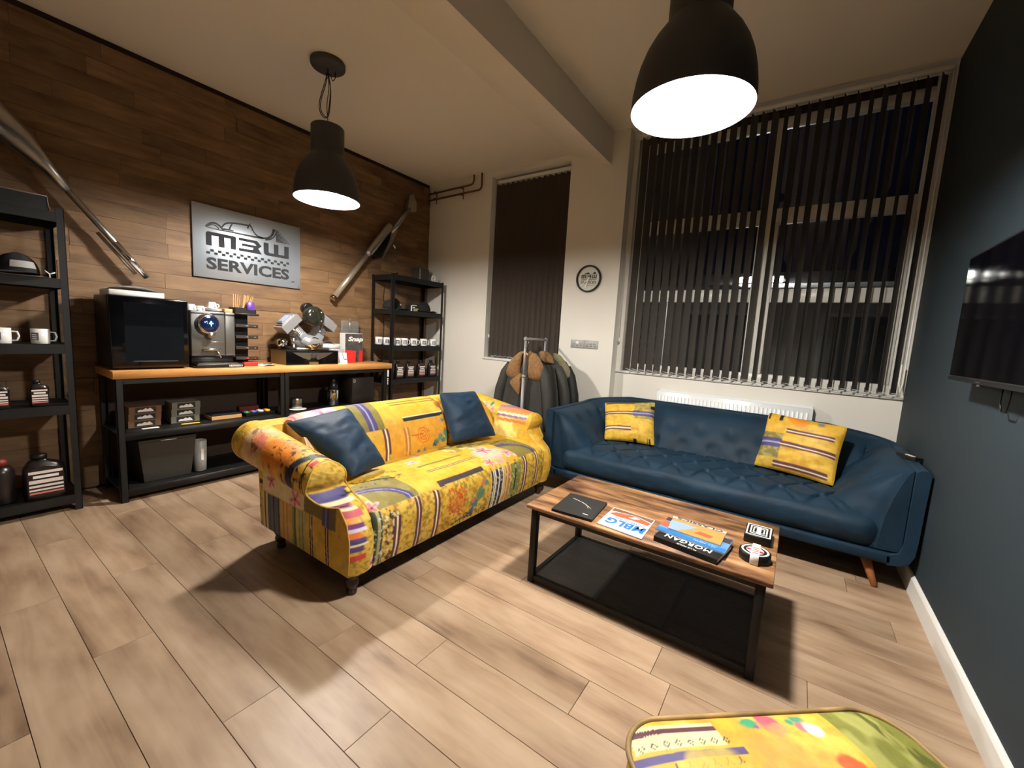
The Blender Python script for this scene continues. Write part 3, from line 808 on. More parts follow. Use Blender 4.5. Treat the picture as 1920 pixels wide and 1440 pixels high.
b = MB(); b.prism([(-2.58,1.15,0.13),(-2.44,1.15,0.13),(-2.42,1.15,0.60),(-2.50,1.15,0.745),(-2.60,1.15,0.76),(-2.63,1.15,0.70)], (0,1.93,0))
o = b.build('back_frame', m_print, ys); V = np.array(b.v); paint(o, base_print(V[:,1], V[:,2]).c)
b = MB(); b.box(-2.52,-1.72,1.16,3.07,0.122,0.135); b.build('underside', m_blackp, ys)
for x in (-1.735, -2.44):
    for y in (1.20, 3.03):
        b = MB(); b.lathe([(0.018,0),(0.024,0.004),(0.026,0.02),(0.021,0.03),(0.022,0.036),(0.032,0.05),(0.036,0.065),(0.030,0.082),(0.028,0.088),(0.036,0.094),(0.040,0.125)], (x,y,0), 18); b.build('leg', m_dark_wood, ys)

# ------------------------------------------------------------------ cushions
m_bluev = mat('blue_velvet_cushion', (23,45,66), 0.6, var=0.18, vs=9, sheen=0.6, bump=0.15, bs=30, spec=0.25)
def cushion(name, label, A, B, C, D, th, m, printer=None, seed=0, parent=None):
    """A top-left, B top-right, C bottom-right, D bottom-left as seen from the front"""
    A, B, C, D = [np.array(q, float) for q in (A,B,C,D)]
    n = 61
    u, v = np.meshgrid(np.linspace(0,1,n), np.linspace(0,1,n), indexing='ij')
    # pull edges in between the corners
    uu = 0.5+(u-0.5)*(1-0.055*(1-(2*v-1)**2)*1.0); vv = 0.5+(v-0.5)*(1-0.055*(1-(2*u-1)**2))
    cr_ = 1-0.035*(np.abs(2*u-1)*np.abs(2*v-1))**7; uu = 0.5+(uu-0.5)*cr_; vv = 0.5+(vv-0.5)*cr_
    P = (A[None,None]*(1-uu[...,None])*(1-vv[...,None]) + B*uu[...,None]*(1-vv[...,None]) + C*uu[...,None]*vv[...,None] + D*(1-uu[...,None])*vv[...,None])
    nr = np.cross(B-D, A-C); nr = nr/np.linalg.norm(nr)
    prof = np.clip((1-np.abs(2*u-1)**2.6)*(1-np.abs(2*v-1)**2.6), 0, 1)**0.55
    wr = (fbm(u*4+seed*3.1, v*4+seed, 2)-0.5)*0.25*prof + (fbm(u*2+v*7+seed, v*1.5-u*2+40, 2)-0.5)*0.40*prof
    # direction of front
    F = P + nr*(th*0.5*(prof*(1+0.0)+wr))[...,None]
    Bk = P - nr*(th*0.5*prof)[...,None]
    b = MB(); b.grid(F); b.grid(Bk, flip=True)
    o = b.build(name, m)
    if printer is not None:
        U = np.concatenate([u.ravel(), u.ravel()]); W_ = np.concatenate([1-v.ravel(), 1-v.ravel()])
        paint(o, printer(U, W_))
    tag(o, label, 'cushion')
    return o
def shrink(pts, s):
    c = np.mean(np.array(pts), 0); return [tuple(c+(np.array(p)-c)*s) for p in pts]
cushion('velvet_cushion', 'dark blue velvet cushion leaning in the corner beside the nearer rolled arm', (-2.40,1.20,0.775),(-2.38,1.60,0.825),(-2.05,1.655,0.50),(-1.99,1.375,0.50), 0.17, m_bluev, seed=1)
cushion('velvet_cushion', 'dark blue velvet cushion standing upright against the sofa back near its far arm', (-2.33,2.375,0.865),(-2.33,2.83,0.845),(-2.02,2.77,0.50),(-2.11,2.33,0.50), 0.17, m_bluev, seed=2)
def pr_a(u, v):
    p = base_print(u*0.45, v*0.42); p.u = u; p.v = v
    p.mottle(24,(236,200,80),0.5)
    p.rect(0.05,0.62,0.93,0.97,AUB); p.rect(0.62,1,0.55,1,(150,134,66)); p.spk(0.6,1,0.55,1,(190,172,96),24,0.5,0.7)
    p.pair(0.665,0.0,0.60,0.03,0.075,horiz=True); p.rect(0.60,1,0.615,0.72,PUR); p.rect(0.6,1,0.66,0.685,(150,146,190))
    p.pair(0.275,0.0,0.55,0.03,0.085,horiz=True); p.rect(0.60,0.66,0.0,0.06,INK); p.rect(0.86,0.88,0.0,0.10,INK); p.rect(0.90,0.92,0.0,0.10,INK); p.rect(0.92,1,0.80,0.88,INK)
    return p.c
def pr_b(u, v):
    p = base_print(u*0.5, v*0.42); p.u = u; p.v = v
    p.blob(0.45,0.97,0.15,(222,130,36),0.8,f=6); p.rect(0.02,0.035,0.86,1,INK); p.rect(0.05,0.065,0.86,1,INK); p.rect(0.19,0.24,0.86,1,INK)
    p.pair(0.70,0.32,0.92,0.035,0.075,horiz=True); p.rect(0,0.30,0.18,0.62,(122,112,58)); p.spk(0,0.3,0.0,0.62,(170,156,84),24,0.5,0.7); p.rect(0,0.30,0.36,0.52,PUR); p.rect(0,0.3,0.42,0.45,(150,146,190))
    p.pair(0.44,0.30,0.97,0.035,0.08,horiz=True); p.pair(0.09,0.26,0.92,0.035,0.08,horiz=True); p.blob(0.72,0.93,0.04,(90,120,120),0.9,f=10)
    return p.c
m_bp = m_print
cushion('printed_cushion', 'yellow striped print cushion propped at the far left end of the blue sofa', (-1.50,3.80,0.757),(-1.03,3.86,0.82),(-0.955,3.69,0.452),(-1.385,3.57,0.448), 0.15, m_bp, pr_a, 3)
cushion('printed_cushion', 'larger yellow striped print cushion slumped near the right arm of the blue sofa', (-0.148,3.88,0.862),(0.348,3.74,0.845),(0.30,3.53,0.447),(-0.198,3.68,0.455), 0.16, m_bp, pr_b, 4)

# ------------------------------------------------------------------ blue sofa
m_blue = mat('blue_velvet', (16,40,57), 0.6, var=0.32, vs=5, sheen=0.5, bump=0.1, bs=25, spec=0.22)
bs = thing('tufted_sofa', 'long dark blue velvet sofa with tufted seat and curved shell arms', 'sofa', (-0.545, 3.6, 0))
SXL, SXR, SYF, SYB = -1.755, 0.668, 3.135, 4.085
def ucurve(off, n=140, rc=0.20, front=0.0):
    """plan path from left arm front, round the back, to right arm front, inset by off"""
    r = max(rc-off, 0.02)
    x0, x1, y1 = SXL+off, SXR-off, SYB-off
    yf = SYF+front
    segs = []
    L1 = y1-r-yf; L2 = r*PI/2; L3 = x1-x0-2*r
    tot = 2*L1+2*L2+L3
    out = []
    for t in np.linspace(0, 1, n):
        s = t*tot
        if s < L1: out.append((x0, yf+s, 1.0, 0.0))
        elif s < L1+L2:
            a = (s-L1)/r; out.append((x0+r-r*math.cos(a), y1-r+r*math.sin(a), math.cos(a), -math.sin(a)))
        elif s < L1+L2+L3: out.append((x0+r+(s-L1-L2), y1, 0.0, -1.0))
        elif s < L1+2*L2+L3:
            a = (s-L1-L2-L3)/r; out.append((x1-r+r*math.sin(a), y1-r+r*math.cos(a), -math.sin(a), -math.cos(a)))
        else: out.append((x1, y1-r-(s-L1-2*L2-L3), -1.0, 0.0))
    return np.array(out)
N = 161
U = ucurve(0.0, N)
t = np.linspace(0, 1, N)
htop = 0.735 + 0.075*np.clip(1-((np.abs(t-0.5)-0.19)/0.13), 0, 1)   # arms slope up into the back
# shell: closed section swept round the plan path
sec = [(0.115,0.155),(0.06,0.165),(0.022,0.19),(0.004,0.24),(0.0,0.32),(-0.004,0.55),(-0.008,'t-0.02'),(0.002,'t-0.004'),(0.02,'t'),(0.045,'t-0.004'),(0.055,'t-0.02'),(0.055,0.30),(0.07,0.235),(0.12,0.215)]
P = np.zeros((N, len(sec), 3))
for i in range(N):
    x, y, nx, ny = U[i]
    for j, (o_, z) in enumerate(sec):
        zz = htop[i]+float(z[1:] or 0) if isinstance(z, str) else z
        P[i,j] = (x+nx*o_, y+ny*o_, zz)
b = MB(); b.grid(np.concatenate([P, P[:, :1]], 1), flip=False)
b.f.append(tuple(range(len(sec)))); b.sm.append(False)
k0 = (N-1)*(len(sec)+1)
b.f.append(tuple(k0+k for k in reversed(range(len(sec))))); b.sm.append(False)
b.build('shell', m_blue, bs)
b = MB(); b.rbox(SXL+0.09, SXR-0.09, SYF, 4.02, 0.155, 0.222, 0.015, 2); b.build('base_rail', m_blue, bs)
# padded arms and back
M_ = 30
PU = ucurve(0.06, N, 0.20, front=0.02)
sdist = np.concatenate([[0], np.cumsum(np.hypot(np.diff(PU[:,0]), np.diff(PU[:,1])))])
P = np.zeros((N, M_+6, 3))
tot = sdist[-1]
for i in range(N):
    x, y, nx, ny = PU[i]
    e = min(sdist[i], tot-sdist[i])
    endr = math.sqrt(max(0.0, 1-(1-min(e/0.20, 1))**2))*0.72+0.28
    isback = 1-min(1, abs(t[i]-0.5)/0.24)
    for j in range(M_):
        q = j/(M_-1)
        z = 0.23+(htop[i]-0.012-0.23)*(1-(1-q)**1.0)
        th_ = ((0.33-0.07*isback)*(1-q)**0.95+0.05+0.075*math.sin(PI*min(1, q*1.02))+0.07*(math.exp(-((sdist[i]-0.80)/0.16)**2)+math.exp(-((tot-sdist[i]-0.80)/0.16)**2))*(1-q))*(1.0-0.25*(q>0.97))
        th_ *= endr
        bu = 0.0
        for zb in (0.50, 0.63):
            ph = 0.0 if zb == 0.50 else 0.5
            ds = ((sdist[i]/0.235+ph) % 1.0)-0.5
            bu += math.exp(-((ds*0.235)**2+(z-zb)**2)/0.0016)
        th_ -= 0.028*bu*endr
        if q > 0.9: th_ *= math.sqrt(max(0, 1-((q-0.9)/0.1)**2))*0.75+0.25
        P[i,j] = (x+nx*th_, y+ny*th_, z)
    for j in range(6):
        q = j/5
        P[i,M_+j] = (x, y, htop[i]-0.012-(htop[i]-0.25)*q)
b = MB(); b.grid(P, flip=True)
b.f.append(tuple(range(M_+6))); b.sm.append(False)
b.f.append(tuple((N-1)*(M_+6)+k for k in reversed(range(M_+6)))); b.sm.append(False)
b.build('padded_back', m_blue, bs)
# seat with diamond tufts
nx_, ny_ = 230, 90
xs = np.linspace(SXL+0.10, SXR-0.10, nx_); tt = np.linspace(0, 1, ny_)
prof = np.array([(3.165,0.225),(3.135,0.26),(3.122,0.31),(3.128,0.36),(3.155,0.395),(3.21,0.418),(3.35,0.428),(3.60,0.425),(3.95,0.42)])
d = np.concatenate([[0], np.cumsum(np.hypot(*np.diff(prof, axis=0).T))])
py = np.interp(tt*d[-1], d, prof[:,0]); pz = np.interp(tt*d[-1], d, prof[:,1])
for _ in range(3):
    py[1:-1] = (py[:-2]+2*py[1:-1]+py[2:])/4; pz[1:-1] = (pz[:-2]+2*pz[1:-1]+pz[2:])/4
P = np.zeros((nx_, ny_, 3)); P[...,0] = xs[:,None]; P[...,1] = py[None]; P[...,2] = pz[None]
dx, dy = 0.232, 0.155
top = smooth(0.37, 0.415, pz)[None]
X = P[...,0]; Y = P[...,1]
hgt = np.zeros_like(X)
fa = (X/dx+(Y-3.30)/dy/2); fb = (X/dx-(Y-3.30)/dy/2)
da = np.abs(fa-np.round(fa)); db = np.abs(fb-np.round(fb))
hgt = -0.026*np.exp(-(da/0.05)**2) - 0.026*np.exp(-(db/0.05)**2) - 0.03*np.exp(-(da**2+db**2)/0.012)
fade = np.clip((Y-3.17)/0.06, 0, 1)*np.clip((X-(SXL+0.22))/0.12, 0, 1)*np.clip((SXR-0.22-X)/0.12, 0, 1)
P[...,2] += (hgt+0.022)*top*fade
P[...,1] += (fbm(X*3, P[...,2]*6)-0.5)*0.03*(1-top)
ee = np.minimum(X-(SXL+0.10), (SXR-0.10)-X); fe = np.clip(1-ee/0.16, 0, 1)**2
P[...,1] += 0.07*fe*(1-top)+0.05*fe*np.clip(1-(P[...,1]-3.12)/0.15, 0, 1); P[...,2] -= 0.03*fe*top
b = MB(); b.grid(P); b.build('seat', m_blue, bs)
for (x, y, ax, ay) in [(-1.50,3.26,-0.05,-0.06),(0.46,3.26,0.06,-0.11),(-1.50,3.92,-0.05,0.05),(0.46,3.92,0.05,0.05)]:
    MB().tube([(x,y,0.165),(x+ax,y+ay,0.0)], [0.030,0.015], 14).build('leg', m_leg_wood, bs)

# ================================================================== COFFEE COUNTER
m_stick = mat('pale_wood_stick', (206,160,104), 0.6)
m_print_grey = mat('print_grey', (96,104,120), 0.6)
m_ink = mat('print_black', (20,20,22), 0.6)
m_inkgrey = mat('print_charcoal', (50,52,54), 0.9, spec=0.1)
m_olive_ply = mat('plinth_side', (120,104,66), 0.6, var=0.06, vs=30, stretch=(1,1,8))
m_gold = mat('brass', (214,168,84), 0.25, metal=1.0)
m_purple = mat('purple_wrapper', (84,44,140), 0.35, var=0.2, vs=30)
m_tan = mat('tan_card', (206,156,112), 0.6)
m_kraft = mat('brown_carton', (104,72,48), 0.7)
m_greyc = mat('grey_carton', (112,112,100), 0.7)
m_frost = mat('frosted_plastic', (196,200,200), 0.4, trans=0.35)
m_clear = mat('clear_acrylic', (240,244,246), 0.05, trans=0.9)
m_greym = mat('machine_grey', (112,112,110), 0.38, metal=0.7)

# --- bench frames (two bays) and the worktop
XF = -3.842
def bench(label, y0, y1, braces=True):
    t = thing('bench_frame', label, 'workbench', ((XF-4.29)/2, (y0+y1)/2, 0))
    for x in (XF-0.04, -4.29):
        for y in (y0, y1-0.04):
            b = MB(); b.box(x, x+0.04, y, y+0.003, 0, 0.893); b.box(x+0.037 if x == XF-0.04 else x, x+0.04 if x == XF-0.04 else x+0.003, y, y+0.04, 0, 0.893)
            b.box(x, x+0.04, y+0.037, y+0.04, 0, 0.893)
            b.build('upright', m_black, t)
    for z in (0.506, 0.095):
        b = MB(); b.box(-4.29, XF-0.004, y0+0.004, y1-0.004, z-0.012, z-0.004); b.build('shelf', m_black, t)
        b = MB(); b.rbox(XF-0.016, XF+0.001, y0+0.035, y1-0.035, z-0.055, z, 0.003, 1); b.build('shelf_lip', m_black, t)
        b = MB(); b.box(-4.295, -4.285, y0+0.035, y1-0.035, z-0.055, z); b.build('shelf_lip', m_black, t)
    b = MB(); b.box(XF-0.014, XF-0.004, y0+0.038, y1-0.038, 0.858, 0.892); b.build('top_rail', m_black, t)
    b = MB(); b.box(-4.295, -4.285, y0+0.038, y1-0.038, 0.858, 0.892); b.build('top_rail', m_black, t)
    b = MB(); b.box(-4.302,-4.297,y0+0.002,y1-0.002,0.10,0.89); b.build('shade_panel', mat('bench_shade_brown', (46,32,22), 0.8), t)  # dark sheet added to darken the open bay below the worktop
    return t
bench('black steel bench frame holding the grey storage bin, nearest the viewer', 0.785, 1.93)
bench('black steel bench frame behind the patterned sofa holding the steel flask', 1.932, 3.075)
b = MB(); b.rbox(-4.318, XF+0.002, 0.772, 3.147, 0.894, 0.95, 0.003, 1)
tag(b.build('worktop', m_counter), 'long pale beech worktop with coffee machine and engine display on it', 'worktop')
ZT = 0.9505

# --- glass door cooler
t = thing('countertop_cooler', 'black glass door countertop cooler on the worktop end nearest the viewer', 'cooler', (-4.08,1.0,ZT))
b = MB(); b.rbox(-4.29, -3.935, 0.782, 1.235, ZT+0.012, 1.475, 0.012, 3); b.build('body', m_blackp, t)
b = MB(); b.rbox(-3.935, -3.905, 0.784, 1.233, ZT+0.014, 1.472, 0.008, 2); d_ = b.build('door', m_blackg, t)
b = MB(); b.box(-3.9046, -3.9035, 0.86, 1.20, ZT+0.06, 1.43); b.build('door_glass', mat('dark_door_glass', (10,12,15), 0.04, coat=1.0), d_)
b = MB(); b.box(-3.9034, -3.9015, 0.90, 1.16, ZT+0.058, ZT+0.066); b.build('door_trim', m_chrome, d_)
for y in (0.82, 1.2):
    for x in (-4.25, -3.97):
        b = MB(); b.lathe([(0.012,0),(0.014,0.013)], (x,y,ZT), 10); b.build('foot', m_blackp, t)
t = tag(MB().rbox(-4.20, -3.955, 0.80, 1.105, 1.4755, 1.512, 0.002, 1).build('paper_box', m_paper), 'flat white paper box lying on the black cooler', 'box')
P = np.zeros((14,6,3))
for i in range(14):
    u = i/13
    for j in range(6):
        P[i,j] = (-4.22+0.27*j/5, 0.785+0.29*u, 1.5135+0.03*math.sin(PI*u)**0.7*(0.4+0.6*j/5))
b = MB(); b.grid(P); P2 = P.copy(); P2[...,2] += 0.0012; b.grid(P2, flip=True)
tag(b.build('paper_sheet', m_paper), 'curled white paper sheet on top of the white paper box', 'paper')

# --- coffee machine
t = thing('coffee_machine', 'grey metal coffee machine with round blue lit display on the worktop', 'coffee machine', (-4.05,1.43,ZT))
b = MB(); b.rbox(-4.25, -3.955, 1.262, 1.50, 1.04, 1.405, 0.008, 2); b.build('body', m_greym, t)
b = MB(); b.rbox(-4.25, -3.957, 1.502, 1.575, 1.04, 1.405, 0.006, 2); b.build('water_tank', m_greym, t)
b = MB(); b.rbox(-4.25, -3.985, 1.27, 1.57, 0.985, 1.04, 0.004, 1); b.build('lower_body', m_blackp, t)
b = MB(); b.rbox(-4.09, -3.885, 1.272, 1.618, ZT, 0.986, 0.008, 2); dt = b.build('drip_tray', m_blackp, t)
b = MB(); b.text('NESPRESSO', (-3.8849,1.50,0.958), (0,0.10,0), (0,0,0.016), 0.001, 0.01); b.build('lettering', m_paper, dt)
b = MB(); b.box(-3.98, -3.90, 1.29, 1.57, 0.986, 0.992); b.build('drip_grid', m_chrome, dt)
b = MB(); b.box(-3.957, -3.951, 1.263, 1.575, 1.382, 1.389); b.build('top_strip', m_chrome, t)
b = MB(); b.lathe([(0.082,0.0),(0.085,0.012),(0.084,0.03),(0.076,0.044),(0.066,0.05)], (-3.957,1.372,1.30), 36, axis=(1,0.12,0.08)); hd = b.build('brew_head', m_chrome, t)
m_disp = mat('blue_display', (14,22,46), 0.1, emit=0.05, ecol=lin((40,70,170)))
b = MB(); b.lathe([(0.066,0.050),(0.060,0.055),(0.02,0.058)], (-3.957,1.372,1.30), 36, axis=(1,0.12,0.08)); b.build('display', m_disp, hd)
m_icon = mat('display_icon', (120,210,255), 0.3, emit=3.0, ecol=(0.25,0.7,1.0))
b = MB()
for (y, z, r) in [(1.385,1.325,0.011),(1.372,1.310,0.009),(1.398,1.310,0.009),(1.385,1.300,0.010),(1.386,1.283,0.006),(1.345,1.328,0.005),(1.350,1.312,0.004)]:
    b.sphere((-3.898,1.375+(y-1.375)*0.75,1.305+(z-1.305)*0.75), (0.003,r*0.6,r*0.6), 10, 6)
b.build('display_icon', m_icon, hd)
b = MB(); b.lathe([(0.026,0),(0.028,-0.03),(0.02,-0.045)], (-3.925,1.385,1.235), 16); b.build('spout', m_steel, t)
b = MB(); b.rbox(-3.957, -3.952, 1.37, 1.495, 1.154, 1.160, 0.002, 1); b.build('chrome_strip', m_chrome, t)
b = MB(); b.rbox(-3.957, -3.925, 1.335, 1.46, 1.088, 1.104, 0.004, 1); b.tube([(-3.93,1.43,1.09),(-3.92,1.455,1.03)], 0.006, 8); b.build('milk_lever', m_chrome, t)
b = MB(); b.box(-3.957, -3.95, 1.27, 1.56, 1.042, 1.05); b.build('base_strip', m_chrome, t)

# --- cups on the machine, saucers, sugar box
def cup(label, x, y, z, r=0.033, h=0.048):
    t = thing('espresso_cup', label, 'cup', (x,y,z), group='upturned white espresso cups on the coffee machine')
    b = MB(); b.lathe([(r,0.0),(r*0.99,0.008),(r*0.93,h*0.55),(r*0.74,h*0.9),(r*0.62,h),(0.0,h)], (x,y,z), 20, cap0=False); b.lathe([(r-0.002,0.0),(r*0.9-0.002,h*0.5),(r*0.6,h-0.006),(0,h-0.006)], (x,y,z), 20, cap0=False)
    b.lathe([(r-0.002,0),(r,0)], (x,y,z), 20, cap0=False, cap1=False); b.build('body', m_ceramic, t)
    b = MB(); b.tube([(x+0.004,y+r*0.9,z+h*0.75),(x+0.012,y+r*1.35,z+h*0.6),(x+0.012,y+r*1.35,z+h*0.3),(x+0.004,y+r*0.95,z+h*0.2)], 0.004, 8); b.build('handle', m_ceramic, t)
    b = MB(); b.cbox((x+r*0.985,y+0.006,z+h*0.32), (0.002,0.004,0.020)); b.cbox((x+r*0.985,y+0.011,z+h*0.16), (0.002,0.012,0.004)); b.build('printed_mark', m_ink, t)
    return t
cup('white espresso cup upturned at the left end of the coffee machine top', -4.03, 1.295, 1.4055)
cup('lower white espresso cup between the left cup and the saucers', -4.05, 1.365, 1.4055, 0.030, 0.040)
for i in range(3):
    b = MB(); b.lathe([(0.03,0),(0.034,0.002),(0.062,0.009),(0.064,0.011),(0.06,0.0108),(0.03,0.005),(0,0.005)], (-4.05,1.452,1.4055+0.0075*i), 28)
    tag(b.build('saucer', m_ceramic), 'white saucer, %s of the stack under the tallest cup' % ('bottom one','middle one','top one')[i], 'saucer', 'stacked white saucers')
cup('white espresso cup upturned on the stack of saucers', -4.05, 1.445, 1.432, 0.034, 0.052)
tag(MB().rbox(-4.12, -4.02, 1.525, 1.585, 1.4055, 1.437, 0.002, 1).build('card_box', m_tan), 'small tan card box on the right end of the coffee machine', 'box')

# --- capsule drawer rack and tray
m_drawer = mat('drawer_brown_black', (44,36,31), 0.45)
t = thing('capsule_rack', 'black tiered capsule rack standing right of the coffee machine', 'rack', (-4.1,1.68,ZT))
b = MB(); b.box(-4.24, -4.10, 1.60, 1.735, ZT, 1.405); b.build('body', m_blackp, t)
for i, z in enumerate((1.005, 1.095, 1.19, 1.285)):
    b = MB(); b.box(-4.10, -3.97, 1.585, 1.765, z, z+0.004); b.box(-3.974, -3.97, 1.585, 1.765, z, z+0.030); b.box(-4.10, -3.97, 1.585, 1.588, z, z+0.022); b.box(-4.10, -3.97, 1.762, 1.765, z, z+0.022)
    s_ = b.build('drawer', m_drawer, t)
    b = MB(); b.rbox(-3.9695, -3.967, 1.665, 1.685, z+0.01, z+0.02, 0.001, 1); b.rbox(-3.9695, -3.967, 1.73, 1.745, z+0.01, z+0.018, 0.001, 1); b.build('label', m_greyc if i else m_red, s_)
b = MB(); b.rbox(-4.24, -3.96, 1.58, 1.772, 1.392, 1.408, 0.003, 1); b.build('top_tray', m_black, t)
t = thing('stirrer_holder', 'black divided holder of wooden stirrers on the capsule rack', 'holder', (-4.08,1.68,1.4085))
b = MB(); b.box(-4.12,-4.0,1.595,1.765,1.4085,1.4125)
for (x0,x1,y0,y1,z1) in [(-4.12,-4.117,1.595,1.765,1.455),(-4.003,-4.0,1.595,1.69,1.455),(-4.003,-4.0,1.69,1.765,1.44),(-4.12,-4.0,1.595,1.598,1.455),(-4.12,-4.0,1.688,1.691,1.455),(-4.12,-4.0,1.762,1.765,1.445)]:
    b.box(x0,x1,y0,y1,1.4125,z1)
b.build('tray', m_blackp, t)
rs = random.Random(3)
for i in range(12):
    y = 1.603+i*0.0072
    b = MB(); b.cbox((-4.06+rs.uniform(-0.04,0.03), y+0.012+i*0.004, 1.492+rs.uniform(-0.005,0.006)), (0.009,0.004,0.15), M=Matrix.Rotation(-0.12-0.025*i+0.1, 3, 'X'))
    tag(b.build('stirrer', m_stick), 'flat pale wooden stirrer standing in the black divided holder', 'stirrer', 'wooden coffee stirrers')
b = MB(); b.rbox(-4.035, -4.012, 1.697, 1.757, 1.4135, 1.508, 0.004, 1)
tag(b.build('snack_packet', m_purple), 'shiny purple packet standing in front of the wooden stirrers', 'packet')
b = MB(); b.rbox(-4.06, -3.95, 1.64, 1.755, ZT, 0.986, 0.006, 2)
t = tag(b.build('red_box', m_red), 'low glossy red box at the foot of the capsule rack', 'box')
P = np.zeros((10,10,3))
for i in range(10):
    for j in range(10):
        u, v = i/9, j/9
        P[i,j] = (-4.06+0.14*u+0.02*v, 1.775+0.14*v*(1-0.25*u), ZT+0.0015+0.012*math.sin(PI*v)*(0.5+0.5*u))
b = MB(); b.grid(P); P2 = P.copy(); P2[...,2] -= 0.0012; b.grid(P2, flip=True)
tag(b.build('folded_leaflet', m_paper), 'white folded leaflet lying between the red box and the engine plinth', 'leaflet')
b = MB(); b.tube([(-3.935,1.79,ZT+0.019),(-3.945,1.865,ZT+0.019)], 0.004, 8)
tag(b.build('pen', m_ink), 'black pen resting on the white folded leaflet', 'pen')

# --- engine plinth and engine
t = thing('display_plinth', 'black display plinth with a winged emblem under the engine', 'plinth', (-4.08,2.26,ZT))
b = MB(); b.box(-4.24, -3.952, 1.998, 2.53, ZT, 1.083); b.build('body', m_olive_ply, t)
b = MB(); b.box(-3.952, -3.946, 1.998, 2.53, ZT, 1.083); pf = b.build('front_panel', m_blackg, t)
b = MB(); b.box(-4.245, -3.944, 1.994, 2.534, 1.083, 1.089); b.build('top_plate', m_blackp, t)
wing = [(2.06,1.072),(2.20,1.068),(2.25,1.066),(2.245,1.02),(2.22,0.998),(2.16,1.018),(2.11,1.042)]
b = MB(); b.prism([(-3.9458,y,z) for y,z in wing], (0.002,0,0)); b.prism([(-3.9438,4.53-y,z) for y,z in wing], (-0.002,0,0)); b.build('wing_emblem', m_steel, pf)
b = MB(); b.lathe([(0.030,0),(0.030,0.003),(0.022,0.005)], (-3.9458,2.265,1.04), 24, axis=(1,0,0)); b.build('emblem_disc', m_inkgrey, pf)
b = MB(); b.box(-3.9458, -3.944, 2.22, 2.315, ZT+0.002, 0.978); b.build('name_plate', m_steel, pf)
m_eng = mat('polished_alloy', (172,172,174), 0.25, metal=0.55)
eg = thing('v_twin_engine', 'chrome v twin engine with black air cleaner on the black plinth', 'engine', (-4.1,2.27,1.0892))
b = MB(); b.sphere((-4.09,2.28,1.175), (0.10,0.13,0.082), 28, 18); b.build('crankcase', m_eng, eg)
b = MB(); b.sphere((-4.02,2.29,1.17), (0.06,0.115,0.065), 28, 14); cv = b.build('cam_cover', m_eng, eg)
b = MB(); b.lathe([(0.05,0),(0.052,0.006),(0.03,0.01)], (-3.975,2.295,1.17), 28, axis=(1,0,0.15)); b.build('timing_cover', m_chrome, cv)
b = MB()
for i in range(3):
    b.tube([(-3.985-0.01*i,2.20+0.012*i,1.135-0.013*i),(-3.965,2.29,1.125-0.013*i),(-3.985-0.01*i,2.38-0.012*i,1.14-0.013*i)], 0.0055, 8)
b.build('brass_fins', m_gold, cv)
b = MB(); b.rbox(-4.19, -3.99, 2.12, 2.46, 1.0895, 1.115, 0.006, 1); b.build('base_mount', m_steel, eg)
for sgn, yb, yt, zt in ((-1, 2.215, 2.045, 1.385), (1, 2.355, 2.480, 1.41)):
    p0 = Vector((-4.09, yb, 1.21)); p1 = Vector((-4.09, yt, zt)); ax = (p1-p0).normalized(); L = (p1-p0).length
    b = MB()
    prof = [(0.052,0)]
    for i in range(7):
        h = 0.01+i*0.016
        prof += [(0.052,h),(0.066,h+0.001),(0.066,h+0.006),(0.052,h+0.007)]
    prof += [(0.05,0.13)]
    b.lathe(prof, p0, 24, axis=ax); b.build('cylinder', m_eng, eg)
    R = Matrix((( 1,0,0),(0,ax.z,ax.y),(0,-ax.y,ax.z)))
    R = Matrix.Rotation(-math.atan2(ax.y, ax.z), 3, 'X')
    b = MB(); b.cbox(p0+ax*0.185, (0.17,0.20,0.080), M=R); hd = b.build('cylinder_head', m_eng, eg)
    b = MB(); b.cbox(p0+ax*0.212+Vector((0.005,0,0)), (0.13,0.155,0.042), M=R); b.cbox(p0+ax*0.240+Vector((0.005,0,0)), (0.10,0.115,0.018), M=R); rb = b.build('rocker_box', m_eng, hd)
    b = MB(); b.cbox(p0+ax*0.250+Vector((0.02,0,0)), (0.07,0.09,0.010), M=R); b.build('rocker_plate', mat('blue_grey_plate', (150,170,205), 0.35) if sgn < 0 else m_blackp, rb)
    for dx in (0.075, 0.085):
        for dq in (-0.028, 0.028):
            side = Vector((0, ax.z, -ax.y))
            b = MB(); b.tube([p0+Vector((dx-0.01,0,0))+side*dq*0.7+ax*-0.01, p0+Vector((dx-0.02,0,0))+side*dq+ax*0.165], 0.010, 10); b.build('pushrod_tube', m_chrome, eg)
            break
    b = MB(); b.cbox(p0+ax*0.02+Vector((0.06,0,0)), (0.05,0.075,0.05), M=R); b.build('tappet_block', m_alu, eg)
b = MB(); b.lathe([(0.085,-0.07),(0.098,-0.05),(0.100,0.0),(0.095,0.015),(0.075,0.028),(0.04,0.036),(0.0,0.038)], (-3.965,2.288,1.425), 36, axis=(1,0.05,0.05)); ac = b.build('air_cleaner', mat('gloss_dark_olive', (30,31,26), 0.18), eg)
for (dy, dz) in ((-0.04,0.045),(0.045,0.04),(-0.04,-0.045),(0.045,-0.045)):
    b = MB(); b.sphere((-3.938,2.295+dy,1.428+dz), 0.008, 10, 6); b.build('bolt', m_chrome, ac)
b = MB(); b.lathe([(0.055,-0.05),(0.06,0),(0.05,0.02)], (-4.09,2.29,1.50), 24, axis=(1,0,0)); b.build('intake', m_blackp, eg)
b = MB(); b.lathe([(0.045,0),(0.048,0.06),(0.03,0.075),(0,0.076)], (-4.12,2.05,1.115), 20); b.tube([(-4.08,2.13,1.11),(-4.08,2.14,1.22)], 0.02, 10); b.build('oil_filter', m_chrome, eg)

